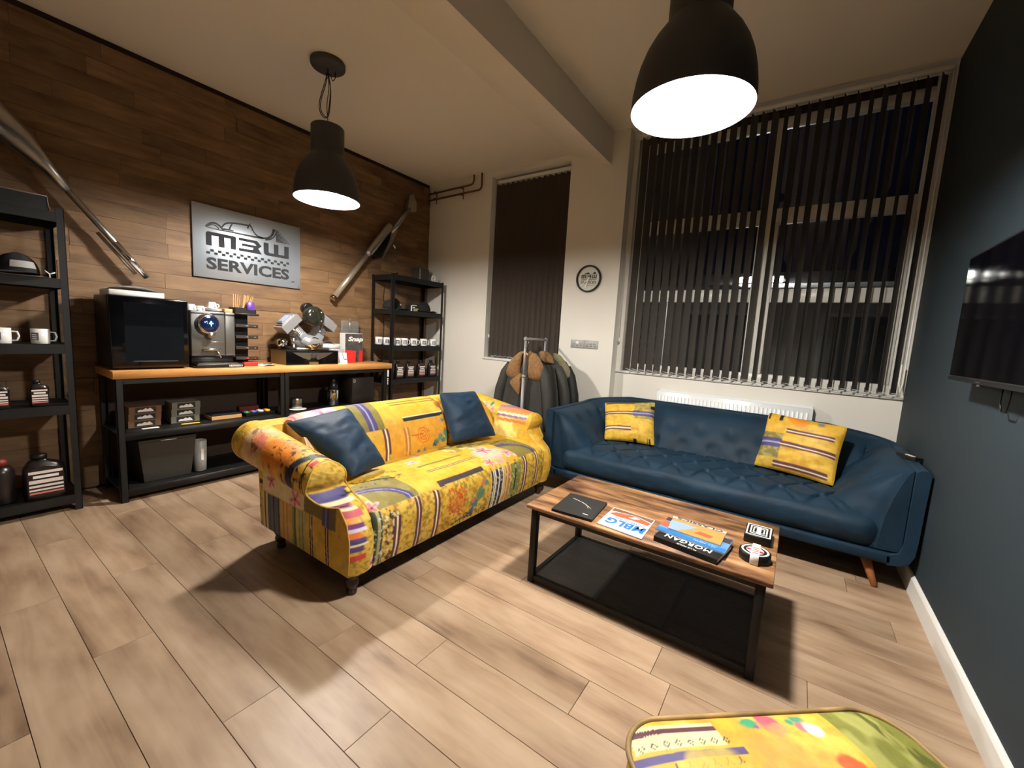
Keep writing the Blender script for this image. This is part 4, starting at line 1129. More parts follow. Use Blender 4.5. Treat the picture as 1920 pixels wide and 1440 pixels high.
# --- bits at the right end of the counter
t = thing('card_stand', 'white leaflet stand leaning at the right corner of the engine plinth', 'stand', (-3.93,2.57,ZT))
R = Matrix.Rotation(-0.18, 3, 'Y')
b = MB(); b.cbox((-3.930,2.580,ZT+0.06), (0.004,0.085,0.118), M=R); s_ = b.build('leaflet', m_paper, t)
b = MB(); b.cbox((-3.930,2.556,ZT+0.028), (0.004,0.038,0.026), M=R); b.cbox((-3.928,2.602,ZT+0.05), (0.004,0.036,0.008), M=R); b.cbox((-3.929,2.602,ZT+0.025), (0.004,0.036,0.006), M=R); b.cbox((-3.926,2.574,ZT+0.085), (0.004,0.003,0.06), M=R); b.build('print', m_ink, s_)
b = MB(); b.box(-3.99,-3.925,2.54,2.62,ZT,ZT+0.004); b.build('foot', m_paper, t)
b = MB(); b.lathe([(0.027,0),(0.027,0.20)], (-4.15,2.47,ZT+0.175), 18, axis=(0,1,0)); 
tag(b.build('paper_roll', m_paper), 'white paper roll lying beside the engine in front of the clear stand', 'roll')
b = MB(); b.rbox(-4.20,-4.09,2.545,2.70,ZT,ZT+0.147,0.003,1); tag(b.build('pale_box', mat('pale_mauve_box', (176,166,172), 0.6)), 'pale mauve box under the white paper roll', 'box')
b = MB(); b.cbox((-4.05,2.75,ZT+0.068), (0.006,0.118,0.135), M=Matrix.Rotation(-0.12,3,'Y')@Matrix.Rotation(-0.10,3,'X'))
tag(b.build('red_card', m_red), 'plain red card leaning against the printed carton', 'card')
t = thing('printed_carton', 'white topped carton with dark picture and slanted lettering near the shelf', 'carton', (-4.16,2.84,ZT))
b = MB(); b.box(-4.22,-4.12,2.725,2.95,ZT,1.272); b.build('body', m_paper, t)
b = MB(); b.box(-4.1199,-4.1185,2.727,2.948,ZT+0.001,1.268); fp = b.build('front_print', mat('carton_print', (70,66,66), 0.5, var=0.7, vs=26), t)
b = MB(); b.box(-4.1184,-4.1175,2.90,2.948,ZT+0.001,ZT+0.13); b.build('red_band', m_red, fp)
b = MB(); b.text('Snap', (-4.1172,2.755,1.17), (0,0.185,0), (0,0.02,0.065), 0.002, 0.03); b.build('lettering', m_paper, fp)
t = thing('acrylic_stand', 'clear acrylic leaflet stand behind the printed carton', 'stand', (-4.27,2.87,ZT))
b = MB(); b.box(-4.252,-4.248,2.755,2.985,ZT,1.41); b.build('back_plate', m_clear, t)
b = MB(); b.box(-4.30,-4.252,2.755,2.985,ZT,ZT+0.004); b.build('base', m_clear, t)
b = MB(); b.tube([(-4.25,2.87,1.28),(-4.25,2.87,1.42)], 0.006, 8); b.sphere((-4.25,2.87,1.425), 0.01, 8, 6)
for i in range(4): b.sphere((-4.247,2.90+0.025*i,1.405), 0.005, 8, 5)
b.build('clips', m_steel, t)
b = MB(); b.tube([(-4.2,2.50,1.13),(-4.22,2.55,1.175),(-4.23,2.62,1.18),(-4.22,2.69,1.14)], 0.003, 6)
tag(b.build('white_wire', m_paper), 'thin white wire looping over the paper roll', 'wire')

# --- things on the lower bench shelves
def carton_stack(name, label, m, y0, y1, x0, x1, z0, n, h):
    for i in range(n):
        t = thing(name, label % ('bottom','middle','top')[i], 'carton', ((x0+x1)/2,(y0+y1)/2,z0+i*h), group='picture cartons on the bench shelf')
        dy = 0.004*((i*7)%3-1)
        b = MB(); b.box(x0,x1,y0+dy,y1+dy,z0+i*h,z0+(i+1)*h-0.001); b.build('body', m, t)
        b = MB(); b.box(x1,x1+0.001,y0+dy+0.035,y1+dy-0.035,z0+i*h+0.006,z0+(i+1)*h-0.007); w_ = b.build('window_print', m_ink, t)
        yy = (y0+y1)/2+dy; zz = z0+i*h+0.012
        car = [(-0.048,0),(-0.045,0.012),(-0.03,0.018),(-0.02,0.014),(0.0,0.026),(0.012,0.018),(0.026,0.027),(0.04,0.014),(0.048,0.0)]
        b = MB(); b.prism([(x1+0.001,yy+a,zz+c) for a,c in car], (0.0008,0,0)); b.build('picture', mat('pale_print', (196,190,178), 0.6) if i == 0 and name == 'brown_carton' else m_paper, w_)
carton_stack('brown_carton', 'brown carton with a white car picture, %s of its stack under the cooler', m_kraft, 0.878, 1.07, -4.16, -4.0, 0.5065, 3, 0.052)
carton_stack('grey_carton', 'grey green carton with a white car picture, %s of its stack', m_greyc, 1.133, 1.322, -4.16, -4.0, 0.5065, 3, 0.055)
b = MB(); b.rbox(-3.935,-3.905,0.93,1.03,0.5065,0.512,0.001,1); tag(b.build('white_label_card', m_paper), 'white card strip lying before the brown cartons', 'card')
b = MB(); b.rbox(-3.935,-3.905,1.17,1.29,0.5065,0.512,0.001,1); tag(b.build('yellow_label_card', mat('yellow_card', (224,186,70), 0.5)), 'yellow card strip lying before the grey green cartons', 'card')
t = thing('wooden_tray_box', 'shallow pale wooden box with dark contents on the bench shelf', 'box', (-4.03,1.49,0.5065))
b = MB(); b.box(-4.11,-3.945,1.385,1.61,0.5065,0.536); b.build('body', m_stick, t)
b = MB(); b.box(-4.105,-3.95,1.39,1.605,0.536,0.545); b.build('contents', m_ink, t)
t = thing('badge_tray', 'dark tray of coloured badges on the bench shelf right of the wooden box', 'tray', (-4.03,1.775,0.5065))
b = MB(); b.box(-4.12,-3.945,1.648,1.905,0.5065,0.53); b.build('body', m_blackp, t)
b = MB(); b.box(-4.12,-4.06,1.64,1.80,0.53,0.575); b.build('red_lid', mat('dark_red_lid', (96,20,20), 0.4), t)
cols = [(40,120,60),(60,90,160),(200,200,205),(220,170,40),(70,70,80),(190,50,60),(220,220,220),(200,120,40)]
for i in range(8):
    y = 1.665+0.058*(i%4); x = -3.975-0.045*(i//4)
    b = MB(); b.sphere((x,y,0.535), (0.018,0.024,0.014), 12, 8); b.build('badge', mat('badge_%d' % i, cols[i], 0.3), t)
t = thing('storage_bin', 'large dark grey lidded storage bin on the bottom bench shelf', 'bin', (-4.05,1.08,0.0955))
b = MB(); b.add([(-4.2,0.935,0.0955),(-3.93,0.935,0.0955),(-3.93,1.225,0.0955),(-4.2,1.225,0.0955),(-4.22,0.905,0.40),(-3.905,0.905,0.40),(-3.905,1.258,0.40),(-4.22,1.258,0.40)], [(0,3,2,1),(4,5,6,7),(0,1,5,4),(1,2,6,5),(2,3,7,6),(3,0,4,7)]); b.build('body', mat('bin_grey_plastic', (46,46,42), 0.5), t)
b = MB(); b.rbox(-4.225,-3.90,0.90,1.262,0.40,0.428,0.006,2); b.build('lid', mat('bin_lid', (38,38,36), 0.5), t)
b = MB(); b.rbox(-3.901,-3.893,1.03,1.13,0.403,0.412,0.002,1); b.build('latch', m_steel, t)
t = thing('frosted_jug', 'tall frosted plastic jug beside the grey storage bin', 'jug', (-3.97,1.30,0.0955))
b = MB(); b.lathe([(0.038,0),(0.042,0.004),(0.046,0.12),(0.048,0.255),(0.046,0.256),(0.044,0.12),(0.04,0.01),(0,0.008)], (-3.97,1.302,0.0955), 28); b.build('body', m_frost, t)
b = MB(); b.box(-3.925,-3.922,1.295,1.312,0.19,0.285); b.build('level_strip', m_paper, t)
t = thing('steel_flask', 'tall stainless steel flask with dark lid on the shelf behind the sofa', 'flask', (-4.03,2.53,0.5065))
b = MB(); b.lathe([(0.055,0),(0.058,0.004),(0.058,0.16),(0.05,0.175)], (-4.03,2.53,0.5065), 28); b.build('body', m_chrome, t)
b = MB(); b.lathe([(0.05,0.175),(0.052,0.18),(0.048,0.225),(0.03,0.245),(0.022,0.26),(0.022,0.285),(0,0.287)], (-4.03,2.53,0.5065), 24); b.build('lid', m_blackp, t)
t = thing('milk_frother', 'short grey metal milk frother on a white plate beside the flask', 'frother', (-4.02,2.13,0.512))
b = MB(); b.lathe([(0.05,0),(0.054,0.01),(0.054,0.085),(0.05,0.10),(0.04,0.103),(0,0.104)], (-4.02,2.13,0.5185), 24); b.build('body', m_steel, t)
b = MB(); b.lathe([(0.05,0.0),(0.08,0.004),(0.082,0.008),(0,0.008)], (-4.0,2.13,0.507), 28); tag(b.build('white_plate', m_ceramic), 'white plate under the milk frother on the bench shelf', 'plate')
b = MB(); b.rbox(-4.2,-3.97,2.72,3.0,0.5065,0.79,0.004,1); t = tag(b.build('dark_carton', mat('dark_carton', (34,28,24), 0.6)), 'dark carton marked with a pale letter at the right of the bench', 'carton')
b = MB(); b.text('D', (-3.9695,2.735,0.74), (0,0.026,0), (0,0,0.034), 0.002, 0.0); b.build('lettering', m_paper, t)
t = thing('notice_strip', 'narrow notice with white marks hanging under the worktop right end', 'notice', (-3.86,3.06,0.70))
b = MB(); b.box(-3.855,-3.852,3.085,3.115,0.70,0.88); b.build('panel', m_ink, t)
b = MB(); b.box(-3.852,-3.851,3.09,3.112,0.80,0.875)
for i in range(4): b.box(-3.852,-3.851,3.092,3.106,0.71+0.02*i,0.722+0.02*i)
b.build('marks', m_paper, t)

# ================================================================== STEEL SHELVING
def shelving(label, y0, y1, levels):
    t = thing('steel_shelving', label, 'shelving', (-4.12,(y0+y1)/2,0), group='black steel shelving units')
    for x, s in ((-3.93,-1), (-4.31,1)):
        for y, q in ((y0,1), (y1,-1)):
            b = MB(); xa, xb = sorted((x, x+s*0.035)); ya, yb = sorted((y, y+q*0.003)); b.box(xa,xb,ya,yb,0,1.985)
            xa, xb = sorted((x, x+s*0.003)); ya, yb = sorted((y, y+q*0.035)); b.box(xa,xb,ya,yb,0,1.985); b.build('upright', m_black, t)
    for z in levels:
        b = MB(); b.box(-4.305,-3.935,y0+0.004,y1-0.004,z-0.010,z-0.003); b.build('shelf', m_black, t)
        for x in (-3.937, -4.308):
            b = MB(); b.box(x,x+0.006,y0+0.003,y1-0.003,z-0.06,z); b.build('beam', m_black, t)
        for y in (y0+0.003, y1-0.009):
            b = MB(); b.box(-4.305,-3.935,y,y+0.006,z-0.06,z); b.build('beam', m_black, t)
    return t
LV = (1.975, 1.578, 1.15, 0.75, 0.11)
shelving('black steel shelving in the far corner beside the white wall', 3.203, 4.03, LV)
shelving('black steel shelving at the left edge nearest the viewer', -0.30, 0.605, (1.955, 1.545, 1.125, 0.725, 0.11))

# --- mugs
m_mug = m_ceramic
def mug(label, x, y, z, r=0.044, h=0.090, hang=1, tilt=0.0, printm=None, group='printed white mugs on the corner shelving'):
    t = thing('printed_mug', label, 'mug', (x,y,z), group=group)
    b = MB(); b.lathe([(r*0.9,0),(r,0.004),(r,h),(r-0.003,h+0.001),(r-0.005,h-0.002),(r-0.006,0.008),(0,0.007)], (x,y,z), 24); b.build('body', m_mug, t)
    b = MB(); b.tube([(x+0.3*r,y+hang*r*0.93,z+h*0.80),(x+0.45*r,y+hang*r*1.5,z+h*0.78),(x+0.5*r,y+hang*r*1.65,z+h*0.5),(x+0.45*r,y+hang*r*1.45,z+h*0.22),(x+0.3*r,y+hang*r*0.93,z+h*0.2)], 0.005, 8); b.build('handle', m_mug, t)
    P = np.zeros((9,2,3))
    for i in range(9):
        a = -0.55-tilt+(i/8-0.5)*0.95
        for j in range(2): P[i,j] = (x+(r+0.0008)*math.cos(a), y+(r+0.0008)*math.sin(a), z+h*(0.25+0.5*j))
    b = MB(); b.grid(P); pm = b.build('print', printm or m_print_grey, t)
    for q in range(3):
        P2 = np.zeros((5,2,3))
        for i in range(5):
            a = -0.55-tilt+(i/4-0.5)*0.55
            for j in range(2): P2[i,j] = (x+(r+0.0016)*math.cos(a), y+(r+0.0016)*math.sin(a), z+h*(0.32+0.13*q+0.06*j))
        b = MB(); b.grid(P2); b.build('print_line', m_paper, pm)
    return t
words = ['leftmost white mug, partly past the shelving post','second white mug from the left','third white mug, just right of the front post','fourth white mug from the left','fifth white mug from the left','sixth white mug, second from the white wall','last white mug beside the white wall']
for i, y in enumerate((3.10,3.215,3.335,3.455,3.61,3.775,3.94)):
    mug(words[i]+' on the corner shelving', -4.0, max(y,3.25)-0.0 if i > 0 else 3.245, 1.1505, hang=1) if False else mug(words[i]+' on the corner shelving', [-4.235,-4.115,-4.0,-4.0,-4.0,-4.0,-4.0][i], [3.262,3.290,3.345,3.455,3.61,3.772,3.94][i], 1.1505, tilt=0.1*((i*5)%3-1), printm=[m_print_grey,m_ink,m_inkgrey][i%3])
mug('white printed mug cut by the left picture edge on the near shelving', -3.99, 0.315, 1.1255, 0.042, 0.095, 1, group='printed mugs on the near shelving')
mug('dim white printed mug further along the near shelving', -4.0, 0.475, 1.1255, 0.042, 0.095, 1, 0.2, group='printed mugs on the near shelving')

# --- oil bottles
m_lab = mat('bottle_label', (228,214,208), 0.45); m_labr = mat('bottle_label_band', (206,120,112), 0.45)
m_bot = mat('dark_bottle_plastic', (28,22,22), 0.3)
def bottle(label, x, y, z, w_=0.075, d=0.05, h=0.19, group='oil bottles on the corner shelving'):
    t = thing('oil_bottle', label, 'bottle', (x,y,z), group=group)
    lv = [(1.0,0),(1.02,0.02),(1.02,0.55),(1.0,0.68),(0.85,0.78),(0.5,0.86),(0.36,0.88),(0.36,0.92)]
    P = np.zeros((21,len(lv),3))
    for i in range(21):
        a = 2*PI*i/20; c, s_ = math.cos(a), math.sin(a)
        ex = math.copysign(abs(c)**0.6, c); ey = math.copysign(abs(s_)**0.6, s_)
        for j, (f, q) in enumerate(lv): P[i,j] = (x+ex*d/2*f, y+ey*w_/2*f-(0.10*w_ if q > 0.8 else 0), z+h*q)
    b = MB(); b.grid(P); b.f.append(tuple(i*len(lv) for i in reversed(range(20)))); b.sm.append(False); b.f.append(tuple(i*len(lv)+len(lv)-1 for i in range(20))); b.sm.append(False)
    b.build('body', m_bot, t)
    b = MB(); b.lathe([(w_*0.2,0),(w_*0.2,h*0.085),(w_*0.17,h*0.095),(0,h*0.095)], (x,y-0.10*w_,z+h*0.915), 16); b.build('cap', m_blackp, t)
    b = MB(); xx = x+d/2*1.02
    arch = [(-0.43,0.08),(0.43,0.08),(0.43,0.58),(0.30,0.72),(0.0,0.77),(-0.30,0.72),(-0.43,0.58)]
    b.prism([(xx,y+u*w_,z+h*v) for u,v in arch], (0.001,0,0)); lb = b.build('label', m_bot, t)
    for q, (v0, v1, m) in enumerate([(0.14,0.18,m_labr),(0.21,0.25,m_lab),(0.29,0.34,m_lab),(0.38,0.46,m_lab),(0.50,0.56,m_paper),(0.60,0.66,m_lab)]):
        wv = 0.40 if q != 4 else 0.30
        b = MB(); b.box(xx+0.001,xx+0.0016,y-wv*w_,y+(wv-0.06*((q*3)%3))*w_,z+h*v0,z+h*v1); b.build('label_print', m, lb)
    b = MB(); b.tube([(x,y+0.25*w_,z+h*0.80),(x,y+0.46*w_,z+h*0.74),(x,y+0.47*w_,z+h*0.6)], 0.006, 8); b.build('handle', m_bot, t)
    return t
bw = ['dark oil bottle seen below the worktop end','dark oil bottle with pale label just right of the front post','middle dark oil bottle with pale pink label','dark oil bottle second from the white wall','dark oil bottle nearest the white wall']
for i, y in enumerate((3.262,3.375,3.545,3.735,3.925)):
    bottle(bw[i]+' on the corner shelving', -4.2 if i == 0 else -4.0, y, 0.7505, 0.115, 0.065, 0.215)
bottle('dark oil bottle cut by the left picture edge on the near shelving', -3.99, 0.285, 0.7255, 0.085, 0.055, 0.165, 'oil bottles on the near shelving')
bottle('dark oil bottle with pink label stripes on the near shelving', -3.99, 0.45, 0.7255, 0.085, 0.055, 0.165, 'oil bottles on the near shelving')
bottle('large dark oil can with white lettering on the bottom of the near shelving', -4.02, 0.45, 0.1105, 0.19, 0.12, 0.29, 'oil bottles on the near shelving')

# --- caps
m_cap = mat('black_cotton', (16,16,18), 0.9)
def cap(label, x, y, z, rz, group='black caps on shelving', pale=False):
    t = thing('baseball_cap', label, 'cap', (x,y,z), rz, group, local=True); t.scale = (1.2,1.2,1.15)
    P = np.zeros((25,9,3))
    for i in range(25):
        a = 2*PI*i/24
        for j in range(9):
            th = PI/2*j/8
            P[i,j] = (0.095*math.cos(th)**0.8*math.cos(a), 0.085*math.cos(th)**0.8*math.sin(a), 0.012+0.10*math.sin(th)*(1+0.12*math.cos(a)))
    MB().grid(P).build('crown', m_cap, t)
    Q = np.zeros((13,5,3))
    for i in range(13):
        a = (i/12-0.5)*2.2
        for j in range(5):
            r = 0.09+0.075*j/4*math.cos(a*0.75)
            Q[i,j] = (r*math.cos(a), r*0.92*math.sin(a), 0.020-0.006*(j/4)-0.009*abs(math.sin(a))*(j/4))
    b = MB(); b.grid(Q); Q2 = Q.copy(); Q2[...,2] -= 0.003; b.grid(Q2, flip=True); b.build('brim', m_cap, t)
    b = MB(); b.sphere((0,0,0.113), 0.007, 8, 6); b.build('button', m_cap, t)
    b = MB()
    if pale:
        R_ = np.zeros((9,3,3))
        for i in range(9):
            a = (i/8-0.5)*1.2
            for j in range(3):
                th = 0.25+0.35*j/2
                R_[i,j] = (0.0965*math.cos(th)**0.8*math.cos(a), 0.0865*math.cos(th)**0.8*math.sin(a), 0.013+0.101*math.sin(th)*(1+0.12*math.cos(a)))
        b.grid(R_); b.build('front_patch', mat('pale_grey_patch', (150,150,146), 0.8), t)
    else:
        b.cbox((0.088,0,0.055), (0.004,0.03,0.016)); b.build('front_patch', m_lab, t)
    return t
cap('black cap at the left of the corner shelving under the top shelf', -4.10, 3.335, 1.5785, 0.7)
cap('black cap with pale badge nearer the white wall on the corner shelving', -4.08, 3.80, 1.5785, 0.9)
cap('black cap with pale front patch on the near shelving', -4.06, 0.40, 1.5455, 0.25, pale=True)
b = MB()
for pts in ([(0.505,1.605),(0.525,1.588),(0.525,1.565)], [(0.55,1.60),(0.525,1.588)]): b.tube([(-3.929,y,z-0.02) for y,z in pts], 0.004, 6)
tag(b.build('white_hook_tag', m_paper), 'small white forked tag on the near shelving below the cap', 'tag')
t = thing('photo_card', 'small black and white card box between the two caps', 'card box', (-4.03,3.55,1.5785))
b = MB(); b.box(-4.09,-3.99,3.535,3.635,1.5785,1.655); b.build('body', m_ink, t)
b = MB(); b.box(-3.99,-3.989,3.535,3.553,1.5785,1.655); b.box(-3.99,-3.989,3.565,3.60,1.615,1.63); b.box(-3.99,-3.989,3.535,3.635,1.648,1.655); b.build('white_print', m_paper, t)
b = MB(); b.rbox(-3.985,-3.965,3.57,3.63,1.5785,1.605,0.003,1); b.rbox(-3.985,-3.965,3.60,3.65,1.605,1.615,0.003,1)
tag(b.build('gilt_ornament', mat('pale_gold', (190,180,120), 0.3, metal=0.6)), 'little pale gold ornament before the black and white card box', 'ornament')
# --- top of the shelving units
t = thing('metal_cabinet_box', 'grey metal box on top of the corner shelving against the timber', 'box', (-4.24,3.9,1.976))
b = MB(); b.box(-4.30,-4.18,3.82,4.0,1.9755,2.155); b.build('body', mat('grey_brown_metal', (70,62,58), 0.5), t)
b = MB(); b.box(-4.18,-4.176,3.83,3.85,1.98,2.15); b.build('edge_strip', m_steel, t)
b = MB(); b.tube([(-4.02+0.0*math.cos(a), 3.93+0.030*math.sin(a), 2.018+0.040*math.cos(a)) for a in np.linspace(0, 2*PI, 25)], 0.009, 10, caps=False)
tag(b.build('letter_ring', m_paper), 'white ring standing on the corner shelving top right corner', 'ornament')
for i in range(4):
    b = MB(); b.sphere((-4.02,3.23+0.028*i,1.982), (0.012,0.010,0.008), 10, 6); tag(b.build('chrome_nut', m_chrome), 'shiny little metal nut on the corner shelving top left', 'nut', 'metal nuts on the shelving top')
b = MB(); b.cbox((-3.96,3.27,1.99), (0.03,0.04,0.012), M=Matrix.Rotation(0.5,3,'X')); tag(b.build('metal_clip', m_chrome), 'bright metal clip on the corner shelving front corner', 'clip')
t = thing('metal_edged_case', 'dark case with bright metal edging on top of the near shelving', 'case', (-4.1,0.3,1.956))
b = MB(); b.box(-4.28,-3.99,-0.1,0.545,1.9555,2.045); b.build('body', m_blackp, t)
b = MB(); b.tube([(-3.988,-0.1,2.05),(-3.988,0.545,2.05),(-3.988,0.55,1.965)], 0.004, 6); b.build('edging', m_steel, t)
b = MB(); b.lathe([(0.03,0),(0.03,0.02),(0.02,0.03),(0,0.03)], (-4.0,0.30,0.33), 16, axis=(1,0,0)); b.rbox(-4.1,-4.0,0.22,0.40,0.1105+0.16,0.40,0.01,1)
tag(b.build('black_funnel_can', m_blackp), 'shadowy black can behind the large oil can on the near shelving', 'can') if False else None
t = thing('black_spray_can', 'squat black can with red top on the bottom of the near shelving', 'can', (-4.05,0.27,0.1105))
b = MB(); b.lathe([(0.055,0),(0.06,0.01),(0.06,0.20),(0.045,0.235),(0.03,0.24)], (-4.05,0.27,0.1105), 20); b.build('body', m_bot, t)
b = MB(); b.lathe([(0.03,0.24),(0.032,0.27),(0.02,0.285),(0,0.285)], (-4.05,0.27,0.1105), 16); b.build('top', mat('dull_red_top', (120,40,36), 0.5), t)
b = MB(); b.tube([(-4.3115,3.39,1.95),(-4.3115,3.385,1.86),(-4.3115,3.37,1.72),(-4.3115,3.39,1.66),(-4.3115,3.385,1.30),(-4.3115,3.36,0.95),(-4.3115,3.34,0.70)], 0.003, 6)
tag(b.build('black_cable', m_blackp), 'black cable hanging down the timber wall behind the corner shelving', 'cable')

# ================================================================== SIGN
t = thing('wall_sign', 'brushed metal wall sign with car drawing and large lettering', 'sign', (-4.31,1.868,1.70))
b = MB(); b.rbox(-4.318,-4.306,1.408,2.328,1.701,2.314,0.002,1); b.build('plate', m_alu, t)
SX = -4.3057
def S2(pts): return [(SX,y,z) for y,z in pts]
def poly(b, pts, d=0.002): b.prism(S2(pts), (d,0,0))
m_sgn = m_inkgrey
b = MB()
poly(b, [(1.504,1.978),(1.546,1.978),(1.546,2.066),(1.601,2.066),(1.601,2.094),(1.522,2.094),(1.510,2.088),(1.504,2.076)])
b.box(SX,SX+0.002,1.601,1.645,1.978,2.094); poly(b, [(1.645,2.066),(1.693,2.066),(1.693,1.978),(1.738,1.978),(1.738,2.086),(1.730,2.094),(1.645,2.094)])
b.build('letter', m_sgn, t)
b = MB()
poly(b, [(1.760,2.070),(1.890,2.070),(1.912,2.053),(1.955,2.053),(1.915,2.094),(1.760,2.094)]); poly(b, [(1.785,2.026),(1.925,2.026),(1.955,2.053),(1.912,2.053),(1.900,2.048),(1.785,2.048)]); poly(b, [(1.760,1.978),(1.956,1.978),(1.925,2.026),(1.885,2.026),(1.875,2.003),(1.760,2.003)])
b.build('letter', m_sgn, t)
b = MB()
poly(b, [(1.975,2.096),(2.018,2.096),(2.018,2.012),(2.030,2.006),(2.068,2.006),(2.068,1.980),(2.000,1.980),(1.982,1.990),(1.975,2.008)]); b.box(SX,SX+0.002,2.068,2.110,1.980,2.096); poly(b, [(2.110,1.980),(2.210,1.980),(2.210,2.096),(2.167,2.096),(2.167,2.006),(2.110,2.006)])
b.build('letter', m_sgn, t)
b = MB(); b.text('SERVICES', (SX,1.503,1.775), (0,0.709,0), (0,0,0.104), 0.002, 0.035, 1.02); b.build('lettering', m_sgn, t)
b = MB(); b.text('LTD', (SX,2.233,1.757), (0,0.034,0), (0,0,0.014), 0.002); b.build('lettering', m_sgn, t)
b = MB()
for i in range(24):
    y = 1.505+i*0.0296
    z = 1.905 if i % 2 == 0 else 1.9265
    b.box(SX,SX+0.002,y,y+0.0265,z,z+0.0205)
b.build('checker_band', m_sgn, t)
def stroke(b, pts, w0, w1=None):
    w1 = w0 if w1 is None else w1
    w0 *= 1.5; w1 *= 1.5
    n = 14; P = []
    pts = np.array(pts, float); d = np.concatenate([[0], np.cumsum(np.hypot(*np.diff(pts, axis=0).T))]); T = np.linspace(0, d[-1], n)
    ys_ = np.interp(T, d, pts[:,0]); zs = np.interp(T, d, pts[:,1])
    for _ in range(2): ys_[1:-1] = (ys_[:-2]+2*ys_[1:-1]+ys_[2:])/4; zs[1:-1] = (zs[:-2]+2*zs[1:-1]+zs[2:])/4
    L, R = [], []
    for i in range(n):
        j0, j1 = max(i-1,0), min(i+1,n-1); tx, tz = ys_[j1]-ys_[j0], zs[j1]-zs[j0]; q = math.hypot(tx, tz) or 1
        wd = (w0+(w1-w0)*i/(n-1))/2
        L.append((SX+0.0015, ys_[i]-tz/q*wd, zs[i]+tx/q*wd)); R.append((SX+0.0015, ys_[i]+tz/q*wd, zs[i]-tx/q*wd))
    b.add(L+R, [(i+n, i+1+n, i+1, i) for i in range(n-1)])
b = MB()
stroke(b, [(1.505,2.130),(1.53,2.160),(1.561,2.176),(1.59,2.172),(1.615,2.155),(1.64,2.128)], 0.010, 0.012)
stroke(b, [(1.52,2.135),(1.545,2.155),(1.565,2.158),(1.59,2.148),(1.605,2.132)], 0.004, 0.008)
stroke(b, [(1.625,2.150),(1.64,2.178),(1.663,2.198),(1.70,2.206),(1.76,2.214),(1.85,2.218)], 0.008, 0.010)
stroke(b, [(1.505,2.128),(1.58,2.122),(1.70,2.128),(1.80,2.126),(1.90,2.128),(1.97,2.132)], 0.004, 0.012)
stroke(b, [(1.64,2.140),(1.68,2.142),(1.72,2.140)], 0.010, 0.006); stroke(b, [(1.71,2.200),(1.695,2.175),(1.685,2.145)], 0.006, 0.010)
stroke(b, [(1.835,2.190),(1.848,2.222),(1.862,2.240)], 0.010, 0.003); stroke(b, [(1.855,2.225),(1.875,2.200),(1.872,2.180)], 0.010, 0.004)
stroke(b, [(1.868,2.215),(1.882,2.172),(1.91,2.140),(1.97,2.130),(2.02,2.140),(2.05,2.170),(2.066,2.205),(2.07,2.238)], 0.006, 0.016)
stroke(b, [(1.99,2.122),(2.04,2.138),(2.07,2.165),(2.085,2.20)], 0.010, 0.005)
for i in range(9):
    z = 2.228-0.0125*i
    stroke(b, [(2.082+0.001*i,z),(2.12+0.013*i,z-0.001)], 0.0075, 0.002)
b.build('car_drawing', m_ink, t)
for (y, z) in ((1.425,2.296),(1.868,2.296),(2.31,2.296),(1.425,1.72),(1.868,1.72),(2.31,1.72)):
    b = MB(); b.lathe([(0.006,0),(0.005,0.003),(0,0.0035)], (SX,y,z), 10, axis=(1,0,0)); b.build('screw', m_steel, t)

# ================================================================== EXHAUSTS ON THE WALL
def V3(y, z, x=-4.245): return (x, y, z)
t = thing('fishtail_exhaust', 'satin metal fishtail exhaust mounted slanting above the corner shelving', 'exhaust', (-4.25,3.2,2.2))
b = MB(); b.tube([V3(2.650,1.632),V3(3.09,2.190)], 0.031, 20); b.build('pipe', mat('satin_exhaust', (196,186,166), 0.28, metal=0.75), t)
b = MB(); b.tube([V3(2.652,1.634),V3(2.672,1.66)], 0.036, 20); b.build('pipe_end', mat('bronze_end', (120,92,60), 0.35, metal=1), t)
b = MB(); b.tube([V3(3.075,2.171),V3(3.10,2.205),V3(3.385,2.575),V3(3.392,2.585)], [0.036,0.050,0.050,0.046], 24); b.build('silencer', m_steel, t)
b = MB(); b.prism([V3(3.20,2.16,-4.30),V3(3.30,2.20,-4.30),V3(3.43,2.42,-4.30),V3(3.42,2.56,-4.30),V3(3.36,2.57,-4.30),V3(3.16,2.26,-4.30)], (0.012,0,0)); b.build('wall_mount', m_blackp, t)
b = MB(); b.prism([V3(3.265,2.185),V3(3.285,2.185),V3(3.40,2.36),V3(3.49,2.545),V3(3.455,2.60),V3(3.40,2.52),V3(3.37,2.40)], (0.03,0,0)); b.build('heat_shield', m_steel, t)
b = MB(); b.tube([V3(3.41,2.50),V3(3.69,2.865)], [0.033,0.030], 18); b.build('tail_pipe', m_steel, t)
b = MB()
y0 = np.array([3.675,2.845]); ax = np.array([0.60,0.80]); sd = np.array([-0.80,0.60])
L0 = [y0+sd*0.032, y0+ax*0.13+sd*0.10, y0+ax*0.20+sd*0.085, y0+ax*0.16-sd*0.02, y0+ax*0.07-sd*0.088, y0-sd*0.032]
b.prism([V3(p[0],p[1],-4.272) for p in L0], (0.05,0,0)); b.build('fishtail', m_steel, t)
b = MB(); b.tube([V3(3.44,2.37),V3(3.475,2.36),V3(3.475,2.33)], 0.012, 8); b.build('bracket', m_chrome, t)
t = thing('megaphone_exhaust', 'dim metal megaphone exhaust slanting down the timber wall at the left', 'exhaust', (-4.22,0.8,2.0))
b = MB(); b.tube([(-4.22,1.07,1.640),(-4.22,0.66,2.178)], 0.021, 18); b.build('pipe', m_steel, t)
b = MB(); b.tube([(-4.215,1.075,1.633),(-4.212,0.90,1.862)], 0.0225, 18); b.build('chrome_sleeve', m_chrome, t)
